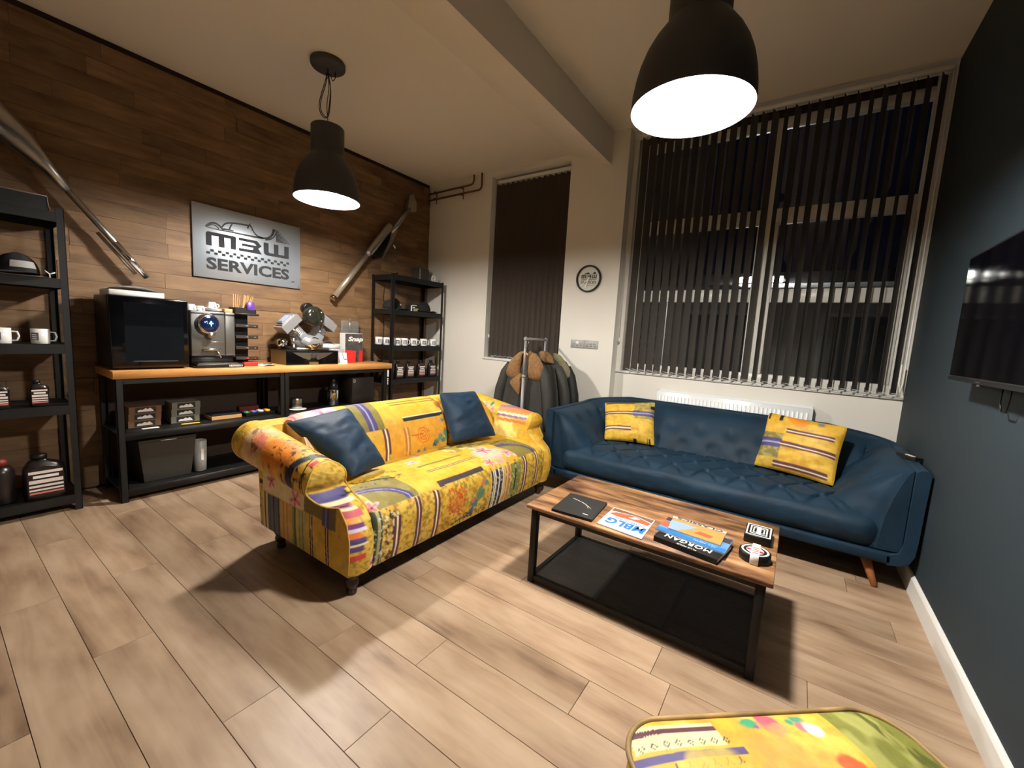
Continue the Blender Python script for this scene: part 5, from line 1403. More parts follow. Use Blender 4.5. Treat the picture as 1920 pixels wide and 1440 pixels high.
b = MB(); b.tube([(-4.22,0.675,2.16),(-4.21,0.60,2.255),(-4.19,0.47,2.395),(-4.18,0.20,2.68)], [0.022,0.04,0.082,0.088], 28); b.build('silencer', m_steel, t)
b = MB(); b.tube([(-4.26,1.02,1.655),(-4.27,0.82,1.92)], 0.012, 8); b.build('bracket', m_steel, t)

# ================================================================== LOW TABLE
t = thing('coffee_table', 'rustic wood top low table with black metal frame and mesh shelf', 'table', (-0.553,2.183,0))
b = MB(); b.rbox(-1.127,0.021,1.855,2.512,0.424,0.444,0.003,1); b.build('tabletop', m_rustic, t)
for x in (-1.10, -0.037):
    for y in (1.872, 2.463):
        b = MB(); b.rbox(x-0.002,x+0.034,y-0.002,y+0.034,0,0.424,0.003,1); b.build('leg', m_black, t)
for y in (1.876, 2.467):
    b = MB(); b.box(-1.07,-0.035,y,y+0.024,0.396,0.423); b.build('apron', m_black, t)
    b = MB(); b.box(-1.07,-0.035,y,y+0.024,0.016,0.042); b.build('lower_rail', m_black, t)
for x in (-1.096, -0.033):
    b = MB(); b.box(x,x+0.024,1.90,2.467,0.396,0.423); b.build('apron', m_black, t)
    b = MB(); b.box(x,x+0.024,1.90,2.467,0.016,0.042); b.build('lower_rail', m_black, t)
for x in (-0.735, -0.385):
    b = MB(); b.box(x,x+0.024,1.90,2.467,0.016,0.036); b.build('cross_bar', m_black, t)
m_mesh = bpy.data.materials.new('expanded_mesh'); m_mesh.use_nodes = True
nt = m_mesh.node_tree; pb = nt.nodes['Principled BSDF']; pb.inputs['Base Color'].default_value = (0.05,0.05,0.05,1); pb.inputs['Roughness'].default_value = 0.5
tc = nt.nodes.new('ShaderNodeTexCoord'); mp = nt.nodes.new('ShaderNodeMapping'); mp.inputs['Rotation'].default_value = (0,0,0.785); mp.inputs['Scale'].default_value = (170,170,170)
ck = nt.nodes.new('ShaderNodeSeparateXYZ'); nt.links.new(tc.outputs['Object'], mp.inputs[0]); nt.links.new(mp.outputs[0], ck.inputs[0])
def frac_gt(out):
    f_ = nt.nodes.new('ShaderNodeMath'); f_.operation = 'FRACT'; nt.links.new(out, f_.inputs[0])
    g_ = nt.nodes.new('ShaderNodeMath'); g_.operation = 'GREATER_THAN'; g_.inputs[1].default_value = 0.68; nt.links.new(f_.outputs[0], g_.inputs[0]); return g_.outputs[0]
mx = nt.nodes.new('ShaderNodeMath'); mx.operation = 'MAXIMUM'; nt.links.new(frac_gt(ck.outputs[0]), mx.inputs[0]); nt.links.new(frac_gt(ck.outputs[1]), mx.inputs[1]); nt.links.new(mx.outputs[0], pb.inputs['Alpha'])
b = MB(); b.box(-1.08,-0.03,1.89,2.475,0.037,0.0385); b.build('mesh_shelf', m_mesh, t)
b = MB(); b.rbox(-1.09,-1.075,1.8705,1.8725,0.026,0.032,0.0005,1); b.build('sticker', m_paper, t)
TZ = 0.4442
def quad_slab(pts, z0, z1):
    b = MB(); b.prism([(x,y,z0) for x,y in pts], (0,0,z1-z0)); return b
# black notebook
q = [(-0.979,1.868),(-0.758,1.884),(-0.782,2.150),(-1.003,2.138)]
t = thing('black_notebook', 'closed black folder with a thin white signature on the low table', 'notebook', (-0.88,2.01,TZ))
quad_slab(q, TZ, TZ+0.010).build('pages', m_inkgrey, t)
b = quad_slab(q, TZ+0.010, TZ+0.014); cvr = b.build('cover', mat('black_cover', (30,30,30), 0.5), t)
b = MB(); b.tube([(-0.955,2.075,TZ+0.0145),(-0.92,2.065,TZ+0.0145),(-0.895,2.058,TZ+0.0145),(-0.88,2.050,TZ+0.0145),(-0.865,2.04,TZ+0.0145),(-0.84,2.025,TZ+0.0145),(-0.815,2.005,TZ+0.0145)], [0.001,0.0016,0.001,0.0024,0.001,0.0014,0.0006], 5); b.tube([(-0.87,2.055,TZ+0.0145),(-0.83,2.0,TZ+0.0145)], 0.0008, 4); b.rbox(-0.825,-0.795,1.918,1.924,TZ+0.014,TZ+0.0148,0.0003,1); b.build('signature', m_paper, cvr)
# magazine with blue lettering
m_sky = mat('magazine_blue', (44,110,176), 0.35); m_mag = mat('magazine_white', (200,204,208), 0.35); m_orange = mat('magazine_orange', (190,90,60), 0.35); m_magd = mat('magazine_brown', (110,84,66), 0.4)
q = [(-0.732,1.886),(-0.502,1.868),(-0.510,2.118),(-0.735,2.136)]
t = thing('magazine', 'magazine with big blue upside down lettering beside the black folder', 'magazine', (-0.62,2.0,TZ))
quad_slab(q, TZ, TZ+0.005).build('pages', m_mag, t)
cvr = quad_slab(q, TZ+0.005, TZ+0.0056).build('cover', m_mag, t)
z = TZ+0.0057
b = MB(); b.prism([(-0.728,1.890,z),(-0.506,1.873,z),(-0.508,1.975,z),(-0.732,1.985,z)], (0,0,0.0004)); b.build('cover_print', mat('magazine_pale_blue', (176,198,214), 0.35), cvr)
b = MB(); b.text('MBLG', (-0.512,1.985,z+0.0004), (-0.195,0.012,0), (-0.004,-0.070,0), 0.0006, 0.03); b.build('lettering', m_sky, cvr)
b = MB(); b.text('DOWNTOWN', (-0.53,2.012,z), (-0.15,0.01,0), (-0.001,-0.020,0), 0.0006, 0.01); b.build('lettering', m_sky, cvr)
b = MB(); b.prism([(-0.728,2.045,z),(-0.68,2.03,z),(-0.60,2.035,z),(-0.52,2.025,z),(-0.515,2.06,z),(-0.60,2.095,z),(-0.70,2.08,z)], (0,0,0.0004)); b.build('cover_print', m_orange, cvr)
b = MB(); b.prism([(-0.73,2.085,z),(-0.60,2.10,z),(-0.515,2.07,z),(-0.513,2.112,z),(-0.73,2.128,z)], (0,0,0.0004)); b.build('cover_print', m_magd, cvr)
b = MB(); b.prism([(-0.63,2.055,z+0.0005),(-0.60,2.05,z+0.0005),(-0.57,2.07,z+0.0005),(-0.60,2.085,z+0.0005)], (0,0,0.0004)); b.build('cover_print', m_mag, cvr)
# stack: black book, blue magazine, top magazine
q = [(-0.457,1.902),(-0.184,1.862),(-0.150,2.055),(-0.425,2.10)]
t = thing('black_book', 'thick black book with white capitals at the bottom of the stack', 'book', (-0.31,1.98,TZ))
quad_slab(shrink([(x,y,0) for x,y in q],0.985) and [(p[0],p[1]) for p in shrink([(x,y,0) for x,y in q],0.98)], TZ+0.003, TZ+0.021).build('pages', m_paper, t)
cv = quad_slab(q, TZ+0.021, TZ+0.024).build('cover', mat('book_black', (24,24,24), 0.4), t)
quad_slab(q, TZ, TZ+0.003).build('cover', m_ink, t)
b = MB(); b.prism([(-0.457,1.902,TZ+0.0005),(-0.184,1.862,TZ+0.0005),(-0.1835,1.866,TZ+0.0005),(-0.4565,1.906,TZ+0.0005)], (0,0,0.023)); b.build('spine', m_ink, t)
b = MB(); b.text('MORGAN', (-0.212,1.934,TZ+0.0241), (-0.200,0.030,0), (-0.006,-0.034,0), 0.0006, 0.02, 1.1); b.text('PLUS FOUR', (-0.27,1.892,TZ+0.0241), (-0.085,0.013,0), (-0.002,-0.012,0), 0.0006, 0.0); b.build('lettering', m_paper, cv)
q = [(-0.470,1.968),(-0.165,1.925),(-0.150,2.095),(-0.452,2.155)]
t = thing('magazine', 'pale blue magazine lying second from top of the stack', 'magazine', (-0.31,2.03,TZ+0.0243))
quad_slab(q, TZ+0.0250, TZ+0.031).build('pages', m_mag, t)
cv = quad_slab(q, TZ+0.031, TZ+0.0316).build('cover', mat('magazine_mid_blue', (96,140,188), 0.35), t)
z = TZ+0.0317
b = MB(); b.prism([(-0.470,1.969,z),(-0.166,1.926,z),(-0.163,1.968,z),(-0.466,2.005,z)], (0,0,0.0004)); b.build('cover_print', m_sky, cv)
b = MB(); b.prism([(-0.466,2.03,z),(-0.42,2.02,z),(-0.43,2.09,z),(-0.456,2.10,z)], (0,0,0.0004)); b.build('cover_print', m_orange, cv)
b = MB(); b.prism([(-0.456,2.105,z),(-0.40,2.10,z),(-0.40,2.14,z),(-0.453,2.15,z)], (0,0,0.0004)); b.prism([(-0.19,2.04,z),(-0.158,2.035,z),(-0.152,2.092,z),(-0.187,2.09,z)], (0,0,0.0004)); b.build('cover_print', mat('magazine_dark', (60,52,56), 0.4), cv)
b = MB(); b.text('ALL NEW', (-0.20,1.965,z+0.0002), (-0.10,0.013,0), (-0.002,-0.012,0), 0.0006, 0.01); b.build('lettering', m_mag, cv)
q = [(-0.420,2.002),(-0.190,1.982),(-0.186,2.150),(-0.432,2.165)]
t = thing('magazine', 'topmost magazine of the stack with a sand coloured picture', 'magazine', (-0.31,2.08,TZ+0.0325))
quad_slab(q, TZ+0.0327, TZ+0.0375).build('pages', m_mag, t)
cv = quad_slab(q, TZ+0.0375, TZ+0.038).build('cover', mat('magazine_sand', (176,138,78), 0.35, var=0.15, vs=20), t)
z = TZ+0.0381
b = MB(); b.prism([(-0.420,2.003,z),(-0.38,2.0,z),(-0.34,2.05,z),(-0.30,2.10,z),(-0.429,2.11,z)], (0,0,0.0004)); b.build('cover_print', mat('magazine_haze_blue', (136,160,190), 0.35), cv)
b = MB(); b.prism([(-0.31,2.03,z+0.0004),(-0.24,2.02,z+0.0004),(-0.23,2.05,z+0.0004),(-0.29,2.065,z+0.0004)], (0,0,0.0004)); b.build('cover_print', m_orange, cv)
b = MB(); b.prism([(-0.432,2.142,z),(-0.186,2.128,z),(-0.186,2.149,z),(-0.432,2.164,z)], (0,0,0.0004)); b.build('cover_print', m_mag, cv)
b = MB(); b.text('CLASSICS', (-0.20,2.150,z+0.0005), (-0.21,0.013,0), (-0.001,-0.022,0), 0.0006, 0.03); b.build('lettering', mat('magazine_ink', (40,44,56), 0.4), cv)
# square coaster box and round coaster box
t = thing('square_coaster_box', 'square black box with white nested line pattern on the low table', 'box', (-0.062,2.27,TZ))
b = MB(); b.rbox(-0.118,-0.006,2.195,2.345,TZ,TZ+0.040,0.003,1); b.build('body', m_blackp, t)
b = MB()
def ring(x0,x1,y0,y1,w_):
    z0 = TZ+0.0401
    b.box(x0,x1,y0,y0+w_,z0,z0+0.0006); b.box(x0,x1,y1-w_,y1,z0,z0+0.0006); b.box(x0,x0+w_,y0+w_,y1-w_,z0,z0+0.0006); b.box(x1-w_,x1,y0+w_,y1-w_,z0,z0+0.0006)
ring(-0.113,-0.011,2.201,2.339,0.006); ring(-0.098,-0.026,2.221,2.319,0.006); ring(-0.086,-0.066,2.238,2.302,0.005); ring(-0.058,-0.038,2.238,2.302,0.005); b.box(-0.070,-0.054,2.225,2.315,TZ+0.0401,TZ+0.0408); b.build('pattern', m_paper, t)
t = thing('round_coaster_box', 'round black box with white ring, red marks and white band across', 'box', (-0.06,2.035,TZ))
b = MB(); b.lathe([(0.060,0),(0.061,0.003),(0.061,0.036),(0.058,0.038),(0,0.038)], (-0.060,2.035,TZ), 36); b.build('body', m_blackp, t)
b = MB(); b.lathe([(0.045,0.0381),(0.045,0.0387),(0.053,0.0387),(0.053,0.0381)], (-0.060,2.035,TZ), 36, cap0=False, cap1=False, smooth=False); b.lathe([(0.0,0.0384),(0.034,0.0384)], (-0.060,2.035,TZ), 30, cap0=False, cap1=False); b.build('white_ring', m_paper, t)
b = MB(); b.rbox(-0.074,-0.042,1.968,2.106,TZ+0.001,TZ+0.0405,0.002,1); bd = b.build('white_band', m_paper, t)
b = MB()
for (x, y, r) in [(-0.084,2.035,0.009),(-0.036,2.03,0.010)]: b.lathe([(r,0.0386),(r,0.0392)], (x,y,TZ), 14)
for i in range(4): b.box(-0.070,-0.046,2.0+0.018*i,2.007+0.018*i,TZ+0.0406,TZ+0.0411)
b.build('red_marks', m_red, t)

# ================================================================== FOOTSTOOL
fs_ = thing('patterned_footstool', 'yellow and green print footstool with piped edge in the foreground', 'footstool', (0.16,0.96,0))
e1 = np.array([0.755,0.656]); e2 = np.array([0.656,-0.755]); c1 = np.array([-0.268,0.945]); W1, W2, RC = 0.735, 0.52, 0.10
def rr_outline(off, n=24):
    pts = []
    for (cu, cv_, a0) in [(W1-RC,RC,-PI/2),(W1-RC,W2-RC,0),(RC,W2-RC,PI/2),(RC,RC,PI)]:
        for i in range(n):
            a = a0+PI/2*i/(n-1); pts.append((cu+(RC+off)*math.cos(a), cv_+(RC+off)*math.sin(a)))
    return pts
def to_w(u, v, z): p = c1+e1*u+e2*v; return (p[0], p[1], z)
ol = np.array(rr_outline(0.0)); ol = np.vstack([ol, ol[:1]])
sl_ = np.concatenate([[0], np.cumsum(np.hypot(*np.diff(ol, axis=0).T))]); ss_ = np.linspace(0, sl_[-1], 421)[:-1]
ol = [(float(np.interp(q_, sl_, ol[:,0])), float(np.interp(q_, sl_, ol[:,1]))) for q_ in ss_]; NO = len(ol)
# top: fine grid wrapped to the rounded outline
gu, gv = np.meshgrid(np.linspace(0, W1, 190), np.linspace(0, W2, 136), indexing='ij')
qu = np.abs(gu-W1/2)-(W1/2-RC); qv = np.abs(gv-W2/2)-(W2/2-RC)
m_ = np.maximum(np.maximum(qu, qv), 0); h_ = np.hypot(np.maximum(qu, 0), np.maximum(qv, 0))
f_ = np.where((qu > 0)&(qv > 0)&(h_ > 1e-9), m_/np.maximum(h_, 1e-9), 1.0)
cu_ = np.sign(gu-W1/2)*np.where((qu > 0)&(qv > 0), (W1/2-RC)+qu*f_, np.abs(gu-W1/2))+W1/2
cv2 = np.sign(gv-W2/2)*np.where((qu > 0)&(qv > 0), (W2/2-RC)+qv*f_, np.abs(gv-W2/2))+W2/2
sq = np.maximum(np.abs(gu-W1/2)/(W1/2), np.abs(gv-W2/2)/(W2/2))
P = np.zeros(gu.shape+(3,)); P[...,0] = c1[0]+e1[0]*cu_+e2[0]*cv2; P[...,1] = c1[1]+e1[1]*cu_+e2[1]*cv2; P[...,2] = 0.405+0.028*(1-sq**3.0)
UV = np.stack([cu_, cv2], -1)
b = MB(); b.grid(P, flip=True)
top = b.build('top_panel', m_print, fs_)
U_ = UV.reshape(-1,2)
p = base_print(U_[:,0], U_[:,1])
p.mottle(18,(236,200,96),0.6); p.mottle(30,(190,150,60),0.5,0.5,0.62)
p.rect(0.545,1,-1,1,(122,124,56)); p.spk(0.545,1,-1,1,(170,170,96),18,0.48,0.7,0.4); p.spk(0.545,1,-1,1,(70,74,30),26,0.58,0.8,0.4)
p.rect(0.012,0.235,0.018,0.085,(232,222,180),0.8); p.rect(0.0,0.235,0.030,0.046,AUB); p.rect(0.0,0.27,0.096,0.114,(76,66,120))
for i in range(8):
    u = 0.03+0.03*i
    p.branch([(u-0.007,0.073),(u,0.066),(u+0.007,0.073),(u,0.081),(u-0.007,0.073)],0.0012,INK); p.branch([(u-0.007,0.135),(u,0.127),(u+0.007,0.135)],0.0012,INK); p.branch([(u,0.127),(u,0.118)],0.0012,INK)
p.blob(0.335,0.025,0.022,(60,150,110),1,f=30); p.blob(0.385,0.028,0.032,(196,70,110),0.9,f=30); p.blob(0.40,0.055,0.028,(214,150,110),0.8,f=30); p.blob(0.465,0.022,0.022,(70,150,120),1,f=30); p.blob(0.44,0.03,0.016,(60,150,120),1,f=30); p.blob(0.46,0.05,0.016,(180,100,130),0.9); p.blob(0.485,0.058,0.022,(230,222,214),0.9); p.blob(0.345,0.04,0.012,(150,70,120))
p.blob(0.36,0.15,0.09,(222,150,80),0.6,f=24); p.blob(0.49,0.16,0.030,(210,80,50),0.9); p.blob(0.17,0.17,0.09,(200,176,70),0.7)
paint(top, p.c)
Q = np.zeros((NO, 12, 3))
for i, (u, v) in enumerate(ol):
    for k in range(12): 
        f_ = 1+0.015*math.sin(PI*k/11); Q[i,k] = to_w(W1/2+(u-W1/2)*f_, W2/2+(v-W2/2)*f_, 0.10+0.303*k/11)
b = MB(); b.grid(Q, closeu=True); sd = b.build('side_panel', m_print, fs_)
V = np.array(b.v); arc = np.arctan2(V[:,1]-0.96, V[:,0]-0.16)*0.4
p = base_print(arc, V[:,2]); p.mix((np.sin(arc*70)>0.55).astype(float), AUB, 0.9); paint(sd, p.c)
for zz, nm in ((0.405,'piping'),(0.10,'piping')):
    b = MB(); pts = [to_w(u, v, zz) for u, v in rr_outline(0.004)]; b.tube(pts+[pts[0]], 0.007, 8, caps=False); b.build(nm, mat('print_piping', (150,122,74), 0.6, var=0.6, vs=9), fs_)
for (u, v) in ((0.08,0.08),(W1-0.08,0.08),(0.08,W2-0.08),(W1-0.08,W2-0.08)):
    x, y, _ = to_w(u, v, 0); b = MB(); b.lathe([(0.018,0),(0.026,0.02),(0.022,0.04),(0.034,0.06),(0.03,0.085),(0.038,0.102)], (x,y,0), 16); b.build('leg', m_dark_wood, fs_)

# ================================================================== RADIATOR, CLOCK, SOCKETS, PIPES, TV
m_rad = mat('radiator_enamel', (226,230,232), 0.3)
t = thing('radiator', 'white panel radiator on the wall behind the blue sofa', 'radiator', (-0.485,4.2,0.30))
b = MB(); b.rbox(-1.11,0.145,4.165,4.185,0.31,0.893,0.004,1); b.build('front_panel', m_rad, t)
n = 38
for i in range(n):
    x = -1.075+i*(1.185/(n-1))
    b = MB(); b.rbox(x-0.0095,x+0.0095,4.156,4.168,0.36,0.855,0.0035,1); b.build('rib', m_rad, t)
b = MB(); b.box(-1.10,0.135,4.185,4.245,0.885,0.892)
for i in range(40): 
    x = -1.09+i*0.031; b.box(x,x+0.010,4.188,4.242,0.892,0.897)
b.box(-1.11,0.145,4.180,4.186,0.885,0.903); b.box(-1.11,0.145,4.242,4.247,0.885,0.903); b.build('top_grille', m_rad, t)
for x in (-1.112, 0.143):
    b = MB(); b.box(x,x+0.005,4.165,4.245,0.33,0.903); b.build('side_panel', m_rad, t)
t = thing('wall_clock', 'round black rimmed wall clock with printed logo and white hands', 'clock', (-1.909,4.10,1.99))
cx, cz = -1.909, 1.990
b = MB(); b.lathe([(0.139,0.0),(0.141,0.01),(0.139,0.028),(0.130,0.032),(0.124,0.028),(0.124,0.006)], (cx,4.1215,cz), 48, axis=(0,-1,0), cap1=False); b.build('rim', m_blackp, t)
b = MB(); b.lathe([(0.126,0.0),(0.126,0.010)], (cx,4.1215,cz), 40, axis=(0,-1,0)); fc = b.build('face', mat('clock_face', (206,204,190), 0.5), t)
fy = 4.111
b = MB()
# logo: car silhouette, m3w, checker, SERVICES
b.prism([(cx+x,fy,cz+z) for x,z in [(-0.082,0.046),(-0.055,0.050),(-0.04,0.058),(-0.012,0.064),(-0.005,0.070),(0.002,0.056),(0.02,0.048),(0.045,0.050),(0.052,0.064),(0.066,0.069),(0.078,0.060),(0.074,0.046)]], (0,-0.001,0))
def cb(x0,x1,z0,z1): b.box(cx+x0,cx+x1,fy-0.001,fy,cz+z0,cz+z1)
cb(-0.086,-0.030,0.030,0.040); cb(-0.086,-0.072,0.004,0.030); cb(-0.064,-0.050,0.004,0.030); cb(-0.042,-0.028,0.004,0.030)
cb(-0.020,0.022,0.032,0.040); cb(-0.014,0.022,0.018,0.025); cb(-0.020,0.022,0.004,0.011); cb(0.014,0.024,0.004,0.040)
cb(0.032,0.088,0.004,0.014); cb(0.032,0.044,0.014,0.040); cb(0.054,0.066,0.014,0.040); cb(0.076,0.088,0.014,0.040)
for i in range(16): cb(-0.084+0.0108*i,-0.074+0.0108*i,-0.008 if i%2 else -0.016,0.0 if i%2 else -0.008)
b.build('logo', m_ink, fc)
b = MB(); b.text('SERVICES', (cx-0.085,fy,cz-0.052), (0.17,0,0), (0,0,0.028), 0.001, 0.02); b.box(cx-0.02,cx+0.08,fy-0.001,fy,cz-0.068,cz-0.064); b.build('lettering', m_ink, fc)
def hand(dx, dz, w0, w1):
    d = Vector((dx,0,dz)); n_ = Vector((-dz,0,dx)).normalized(); o_ = Vector((cx,4.102,cz)) - d*0.12
    b = MB(); b.prism([o_-n_*w0, o_+n_*w0, o_+d*1.12+n_*w1, o_+d*1.12-n_*w1], (0,0.002,0)); b.build('hand', m_paper, t)
hand(-0.098,-0.088,0.004,0.007); hand(-0.030,-0.095,0.006,0.008)
b = MB(); b.lathe([(0.009,0),(0.009,0.012)], (cx,4.111,cz), 14, axis=(0,-1,0)); b.build('spindle', m_paper, t)
m_plate = mat('grey_switch_plate', (172,172,168), 0.4)
for k, x0 in enumerate((-2.066, -1.906)):
    t = thing('wall_socket', ('left','right')[k]+' of the two joined grey switch plates below the wall clock', 'switch plate', (x0+0.079,4.116,1.258))
    b = MB(); b.rbox(x0,x0+0.158,4.112,4.1215,1.258,1.345,0.003,1); pl = b.build('plate', m_plate, t)
    for i in range(3):
        b = MB(); b.rbox(x0+0.018+0.045*i,x0+0.050+0.045*i,4.108,4.1125,1.30,1.326,0.002,1); b.build('rocker', m_paper if (k == 0 and i == 1) else m_plate, pl)
    b = MB()
    for i in range(3):
        for (dx, dz) in ((0.010,0.012),(0.022,0.012)): b.rbox(x0+0.018+0.045*i+dx-0.003,x0+0.018+0.045*i+dx+0.003,4.1105,4.1125,1.275+dz-0.008,1.275+dz,0.001,1)
    b.build('slots', m_inkgrey, pl)
def pipe(label, z, xe, ze):
    t = thing('copper_pipe', label, 'pipe', (-3.9,4.08,z))
    pts = [(-4.32,4.085,z-0.004),(xe-0.05,4.085,z+0.012)]
    for i in range(1,7):
        a = PI/2*i/6; pts.append((xe-0.05+0.05*math.sin(a),4.085,z+0.012+0.05*(1-math.cos(a))))
    pts.append((xe,4.085,ze))
    MB().tube(pts, 0.0115, 12).build('pipe_run', m_copper, t)
    for x in (-4.20, -3.73):
        b = MB(); b.lathe([(0.017,-0.012),(0.017,0.012)], (x,4.085,z+0.002), 12, axis=(1,0,0)); b.box(x-0.006,x+0.006,4.085,4.1215,z-0.006,z+0.006); b.cbox((x+0.02,4.095,z-0.03), (0.004,0.012,0.06)); b.build('clip', m_copper, t)
pipe('upper brown heating pipe running from the timber wall and turning up', 3.165, -3.535, 3.288)
pipe('lower brown heating pipe running from the timber wall and turning up', 3.085, -3.408, 3.288)
t = thing('wall_tv', 'black flat screen television mounted on the dark teal wall', 'television', (0.62,2.2,1.25))
b = MB(); b.rbox(0.592,0.632,1.45,2.775,1.262,1.822,0.006,2); b.build('case', m_blackp, t)
b = MB(); b.box(0.590,0.592,1.465,2.762,1.285,1.810); b.build('screen', mat('tv_screen', (4,4,7), 0.06), t)
b = MB(); b.box(0.5895,0.592,1.455,2.772,1.264,1.279); b.build('lower_bezel', mat('tv_bezel', (30,30,34), 0.25), t)
b = MB(); b.box(0.5885,0.5895,2.36,2.40,1.269,1.273); b.rbox(0.589,0.60,2.372,2.388,1.255,1.262,0.001,1); b.build('logo_plate', m_steel, t)
b = MB(); b.box(0.632,0.687,1.9,2.4,1.4,1.7); b.build('wall_bracket', m_black, t)
b = MB(); b.tube([(0.66,2.38,1.30),(0.664,2.40,1.20),(0.66,2.36,1.165),(0.655,2.30,1.17),(0.65,2.27,1.22),(0.65,2.27,1.30)], 0.003, 6); tag(b.build('tv_cable', m_blackp), 'thin black cable looping below the television', 'cable')
t = thing('remote_control', 'black remote with white buttons on the right arm of the blue sofa', 'remote', (0.63,3.50,0.736))
R = Matrix.Rotation(0.9, 3, 'Z')
b = MB(); b.cbox((0.632,3.47,0.746), (0.044,0.14,0.018), rz=0.5); b.build('body', m_blackp, t)
for i in range(3):
    b = MB(); b.cbox((0.632-0.010*i+0.008+0.004,3.455+0.02*i-0.01,0.756), (0.018,0.012,0.004), rz=0.5); b.build('button', m_paper, t)

# ================================================================== COAT RAIL AND COATS
m_rail = mat('grey_rail_metal', (140,140,140), 0.45, metal=0.2)
t = thing('coat_rail', 'grey metal coat rail holding dark coats in the corner', 'coat rail', (-2.26,3.70,0))
for y, x in ((3.43,-2.212),(3.96,-2.296)):
    b = MB(); b.tube([(x,y,0.03),(x,y,0.96)], 0.016, 12); b.tube([(x,y,0.94),(x,y,1.31)], 0.012, 12); b.build('post', m_rail, t)
    b = MB(); b.sphere((x,y,0.955), 0.022, 12, 8); b.sphere((x+0.02,y-0.01,0.955), 0.012, 8, 6); b.build('collar', m_rail, t)
    b = MB(); b.sphere((x,y,1.325), 0.022, 14, 10); b.build('knob', m_rail, t)
    b = MB(); b.tube([(x-0.22,y,0.02),(x+0.22,y,0.02)], 0.014, 10); b.build('foot_bar', m_rail, t)
b = MB(); b.tube([(-2.209,3.41,1.325),(-2.299,3.98,1.325)], 0.013, 12); b.build('top_bar', m_rail, t)
m_fur = mat('tan_shearling', (134,100,64), 0.95, var=0.3, vs=40, bump=0.9, bs=120, sheen=0.4)
m_coat = mat('charcoal_coat', (52,52,49), 0.7, var=0.12, vs=12, spec=0.3)
m_coat2 = mat('black_coat', (22,22,22), 0.65, var=0.12, vs=12)
m_fur2 = mat('olive_grey_collar', (128,120,92), 0.95, var=0.15, vs=40, bump=0.7, bs=110)
def coat(label, cx, y, m, mf, wid, top, fold, front_collar, seed):
    t = thing('hanging_coat', label, 'coat', (cx,y,0.33), group='coats on the rail')
    lv = [(top,0.05,0.03),(top-0.03,0.10,0.038),(top-0.07,0.165,0.044),(top-0.13,0.215,0.05),(top-0.22,0.255,0.056),(top-0.34,0.295,0.06),(top-0.5,0.335,0.063),(top-0.7,0.35,0.065),(top-0.86,0.355,0.065)]
    n = 72
    P = np.zeros((n, len(lv), 3))
    for i in range(n):
        a = 2*PI*i/n
        for j, (z, w_, d) in enumerate(lv):
            q = j/(len(lv)-1)
            wv = 1+fold*q*(0.5*math.sin(9*a+seed)+0.5*math.sin(14*a+2*seed))
            P[i,j] = (cx+w_*wid*math.cos(a), y+d*wv*math.sin(a)*1.0+0.012*q*math.sin(23*math.cos(a)+seed), z-0.02*abs(math.cos(a))*q)
    b = MB(); b.grid(P, closeu=True, flip=True); b.f.append(tuple(i*len(lv) for i in range(n))); b.sm.append(False)
    b.build('body', m, t)
    for sx in (-1, 1):
        MB().tube([(cx+sx*0.185*wid,y-0.01,top-0.13),(cx+sx*0.235*wid,y-0.02,top-0.22),(cx+sx*0.285*wid,y-0.03,top-0.40),(cx+sx*0.315*wid,y-0.035,top-0.62),(cx+sx*0.32*wid,y-0.03,top-0.75)], [0.04,0.052,0.056,0.054,0.05], 16).build('sleeve', m, t)
    return t
c1_ = coat('charcoal coat with wide tan shearling collar, nearest on the rail', -2.262, 3.545, m_coat, m_fur, 1.0, 1.19, 0.22, True, 1.0)
def slabpatch(pts, y0, th, mt, nm, parent, bulge=0.02):
    """soft thick patch over a polygon in the x-z plane facing the room"""
    c = np.mean(np.array(pts), 0); n = len(pts); K = 6
    # densify
    dp = []
    for i in range(n):
        a = np.array(pts[i]); b_ = np.array(pts[(i+1)%n])
        for s_ in range(6): dp.append(a+(b_-a)*s_/6)
    dp = np.array(dp)
    for _ in range(3): dp = (np.roll(dp,1,0)+2*dp+np.roll(dp,-1,0))/4
    N_ = len(dp)
    P = np.zeros((N_, K+1, 3))
    for k in range(K+1):
        s_ = 1-k/K
        q = c+(dp-c)*max(s_, 0.02)
        P[:,k,0] = q[:,0]; P[:,k,2] = q[:,1]; P[:,k,1] = y0-th*math.sqrt(max(0,1-s_**4))-bulge*(1-s_**2)
    b = MB(); b.grid(P, closeu=True)
    b.build(nm, mt, parent)
YC = 3.505
slabpatch([(-2.25,1.215),(-2.34,1.185),(-2.445,1.08),(-2.485,0.945),(-2.41,0.905),(-2.295,0.905),(-2.29,1.06),(-2.262,1.15)], YC, 0.035, m_fur, 'collar', c1_)
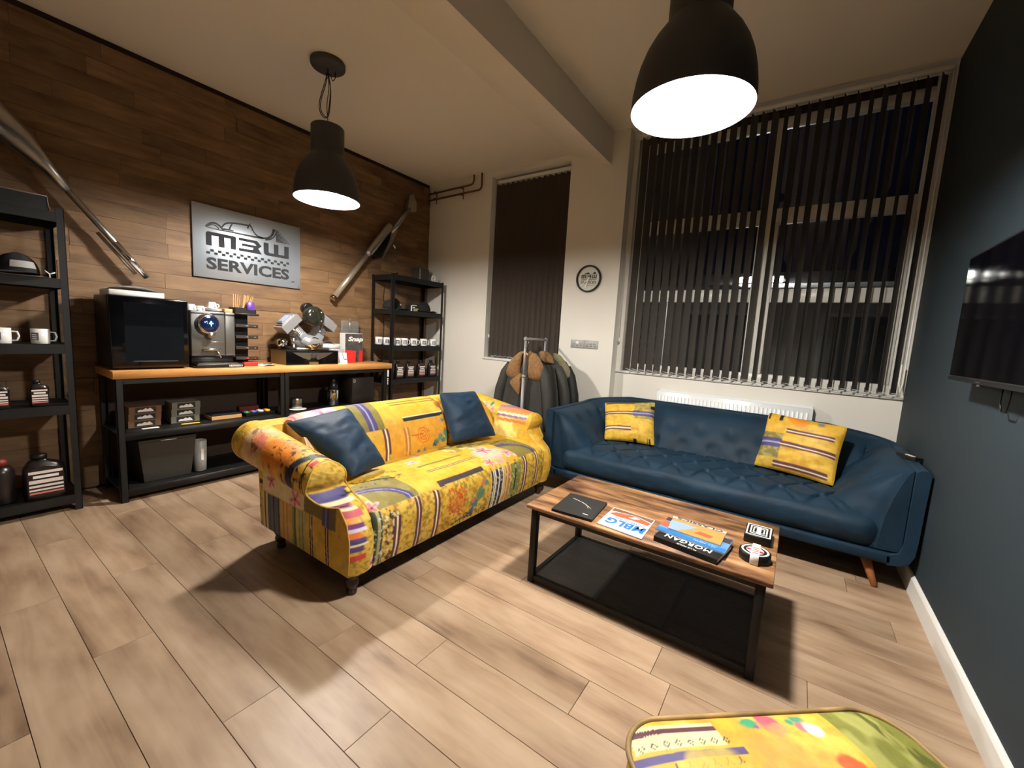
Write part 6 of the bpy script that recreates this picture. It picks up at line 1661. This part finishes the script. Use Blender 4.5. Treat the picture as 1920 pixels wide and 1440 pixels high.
slabpatch([(-2.215,1.21),(-2.12,1.185),(-2.035,1.08),(-2.02,0.945),(-2.10,0.905),(-2.215,0.92),(-2.215,1.05),(-2.225,1.14)], YC, 0.035, m_fur, 'collar', c1_)
slabpatch([(-2.30,0.985),(-2.43,0.875),(-2.36,0.80),(-2.265,0.72),(-2.25,0.85),(-2.255,0.97)], YC-0.012, 0.03, m_fur, 'lapel', c1_)
slabpatch([(-2.29,1.17),(-2.25,1.195),(-2.21,1.17),(-2.215,0.98),(-2.285,0.98)], YC, 0.012, mat('dark_red_lining', (74,34,26), 0.7), 'lining', c1_, 0.0)
b = MB(); b.tube([(-2.30,1.05,0)]*2, 0.001, 4) if False else None
b = MB(); b.tube([(-2.31,3.487,1.145),(-2.25,3.483,1.20),(-2.19,3.487,1.15)], 0.009, 8); hg = thing('coat_hanger', 'pale wooden hanger inside the shearling collared coat', 'hanger', (-2.25,3.49,1.14)); b.build('bar', m_stick, hg); b = MB(); b.tube([(-2.25,3.487,1.20),(-2.235,3.52,1.29),(-2.228,3.535,1.342)], 0.0025, 6); b.build('hook', m_chrome, hg)
for k, (dx, ln) in enumerate(((-0.11,0.24),(0.08,0.2))):
    b = MB(); b.tube([(-2.262+dx,3.462,0.66),(-2.262+dx*1.02,3.458,0.45)], 0.003, 6); b.build('seam', m_coat2, c1_)
c2_ = coat('dark coat with tan collar hanging second on the rail', -2.17, 3.725, m_coat, m_fur, 1.0, 1.185, 0.25, False, 2.3)
slabpatch([(-2.20,1.205),(-2.12,1.215),(-2.05,1.18),(-2.01,1.09),(-2.10,1.08),(-2.19,1.13)], 3.68, 0.03, m_fur, 'collar', c2_)
c3_ = coat('black coat with olive grey shoulder cape hanging last on the rail', -2.14, 3.875, m_coat2, m_fur2, 0.98, 1.18, 0.25, False, 4.0)
slabpatch([(-2.14,1.20),(-2.03,1.18),(-1.92,1.06),(-1.875,0.95),(-1.97,0.90),(-2.05,1.0)], 3.83, 0.04, m_fur2, 'collar', c3_)
b = MB(); b.tube([(-2.02,3.80,1.10),(-2.0,3.795,1.0),(-1.98,3.79,0.95)], 0.001, 4) if False else None
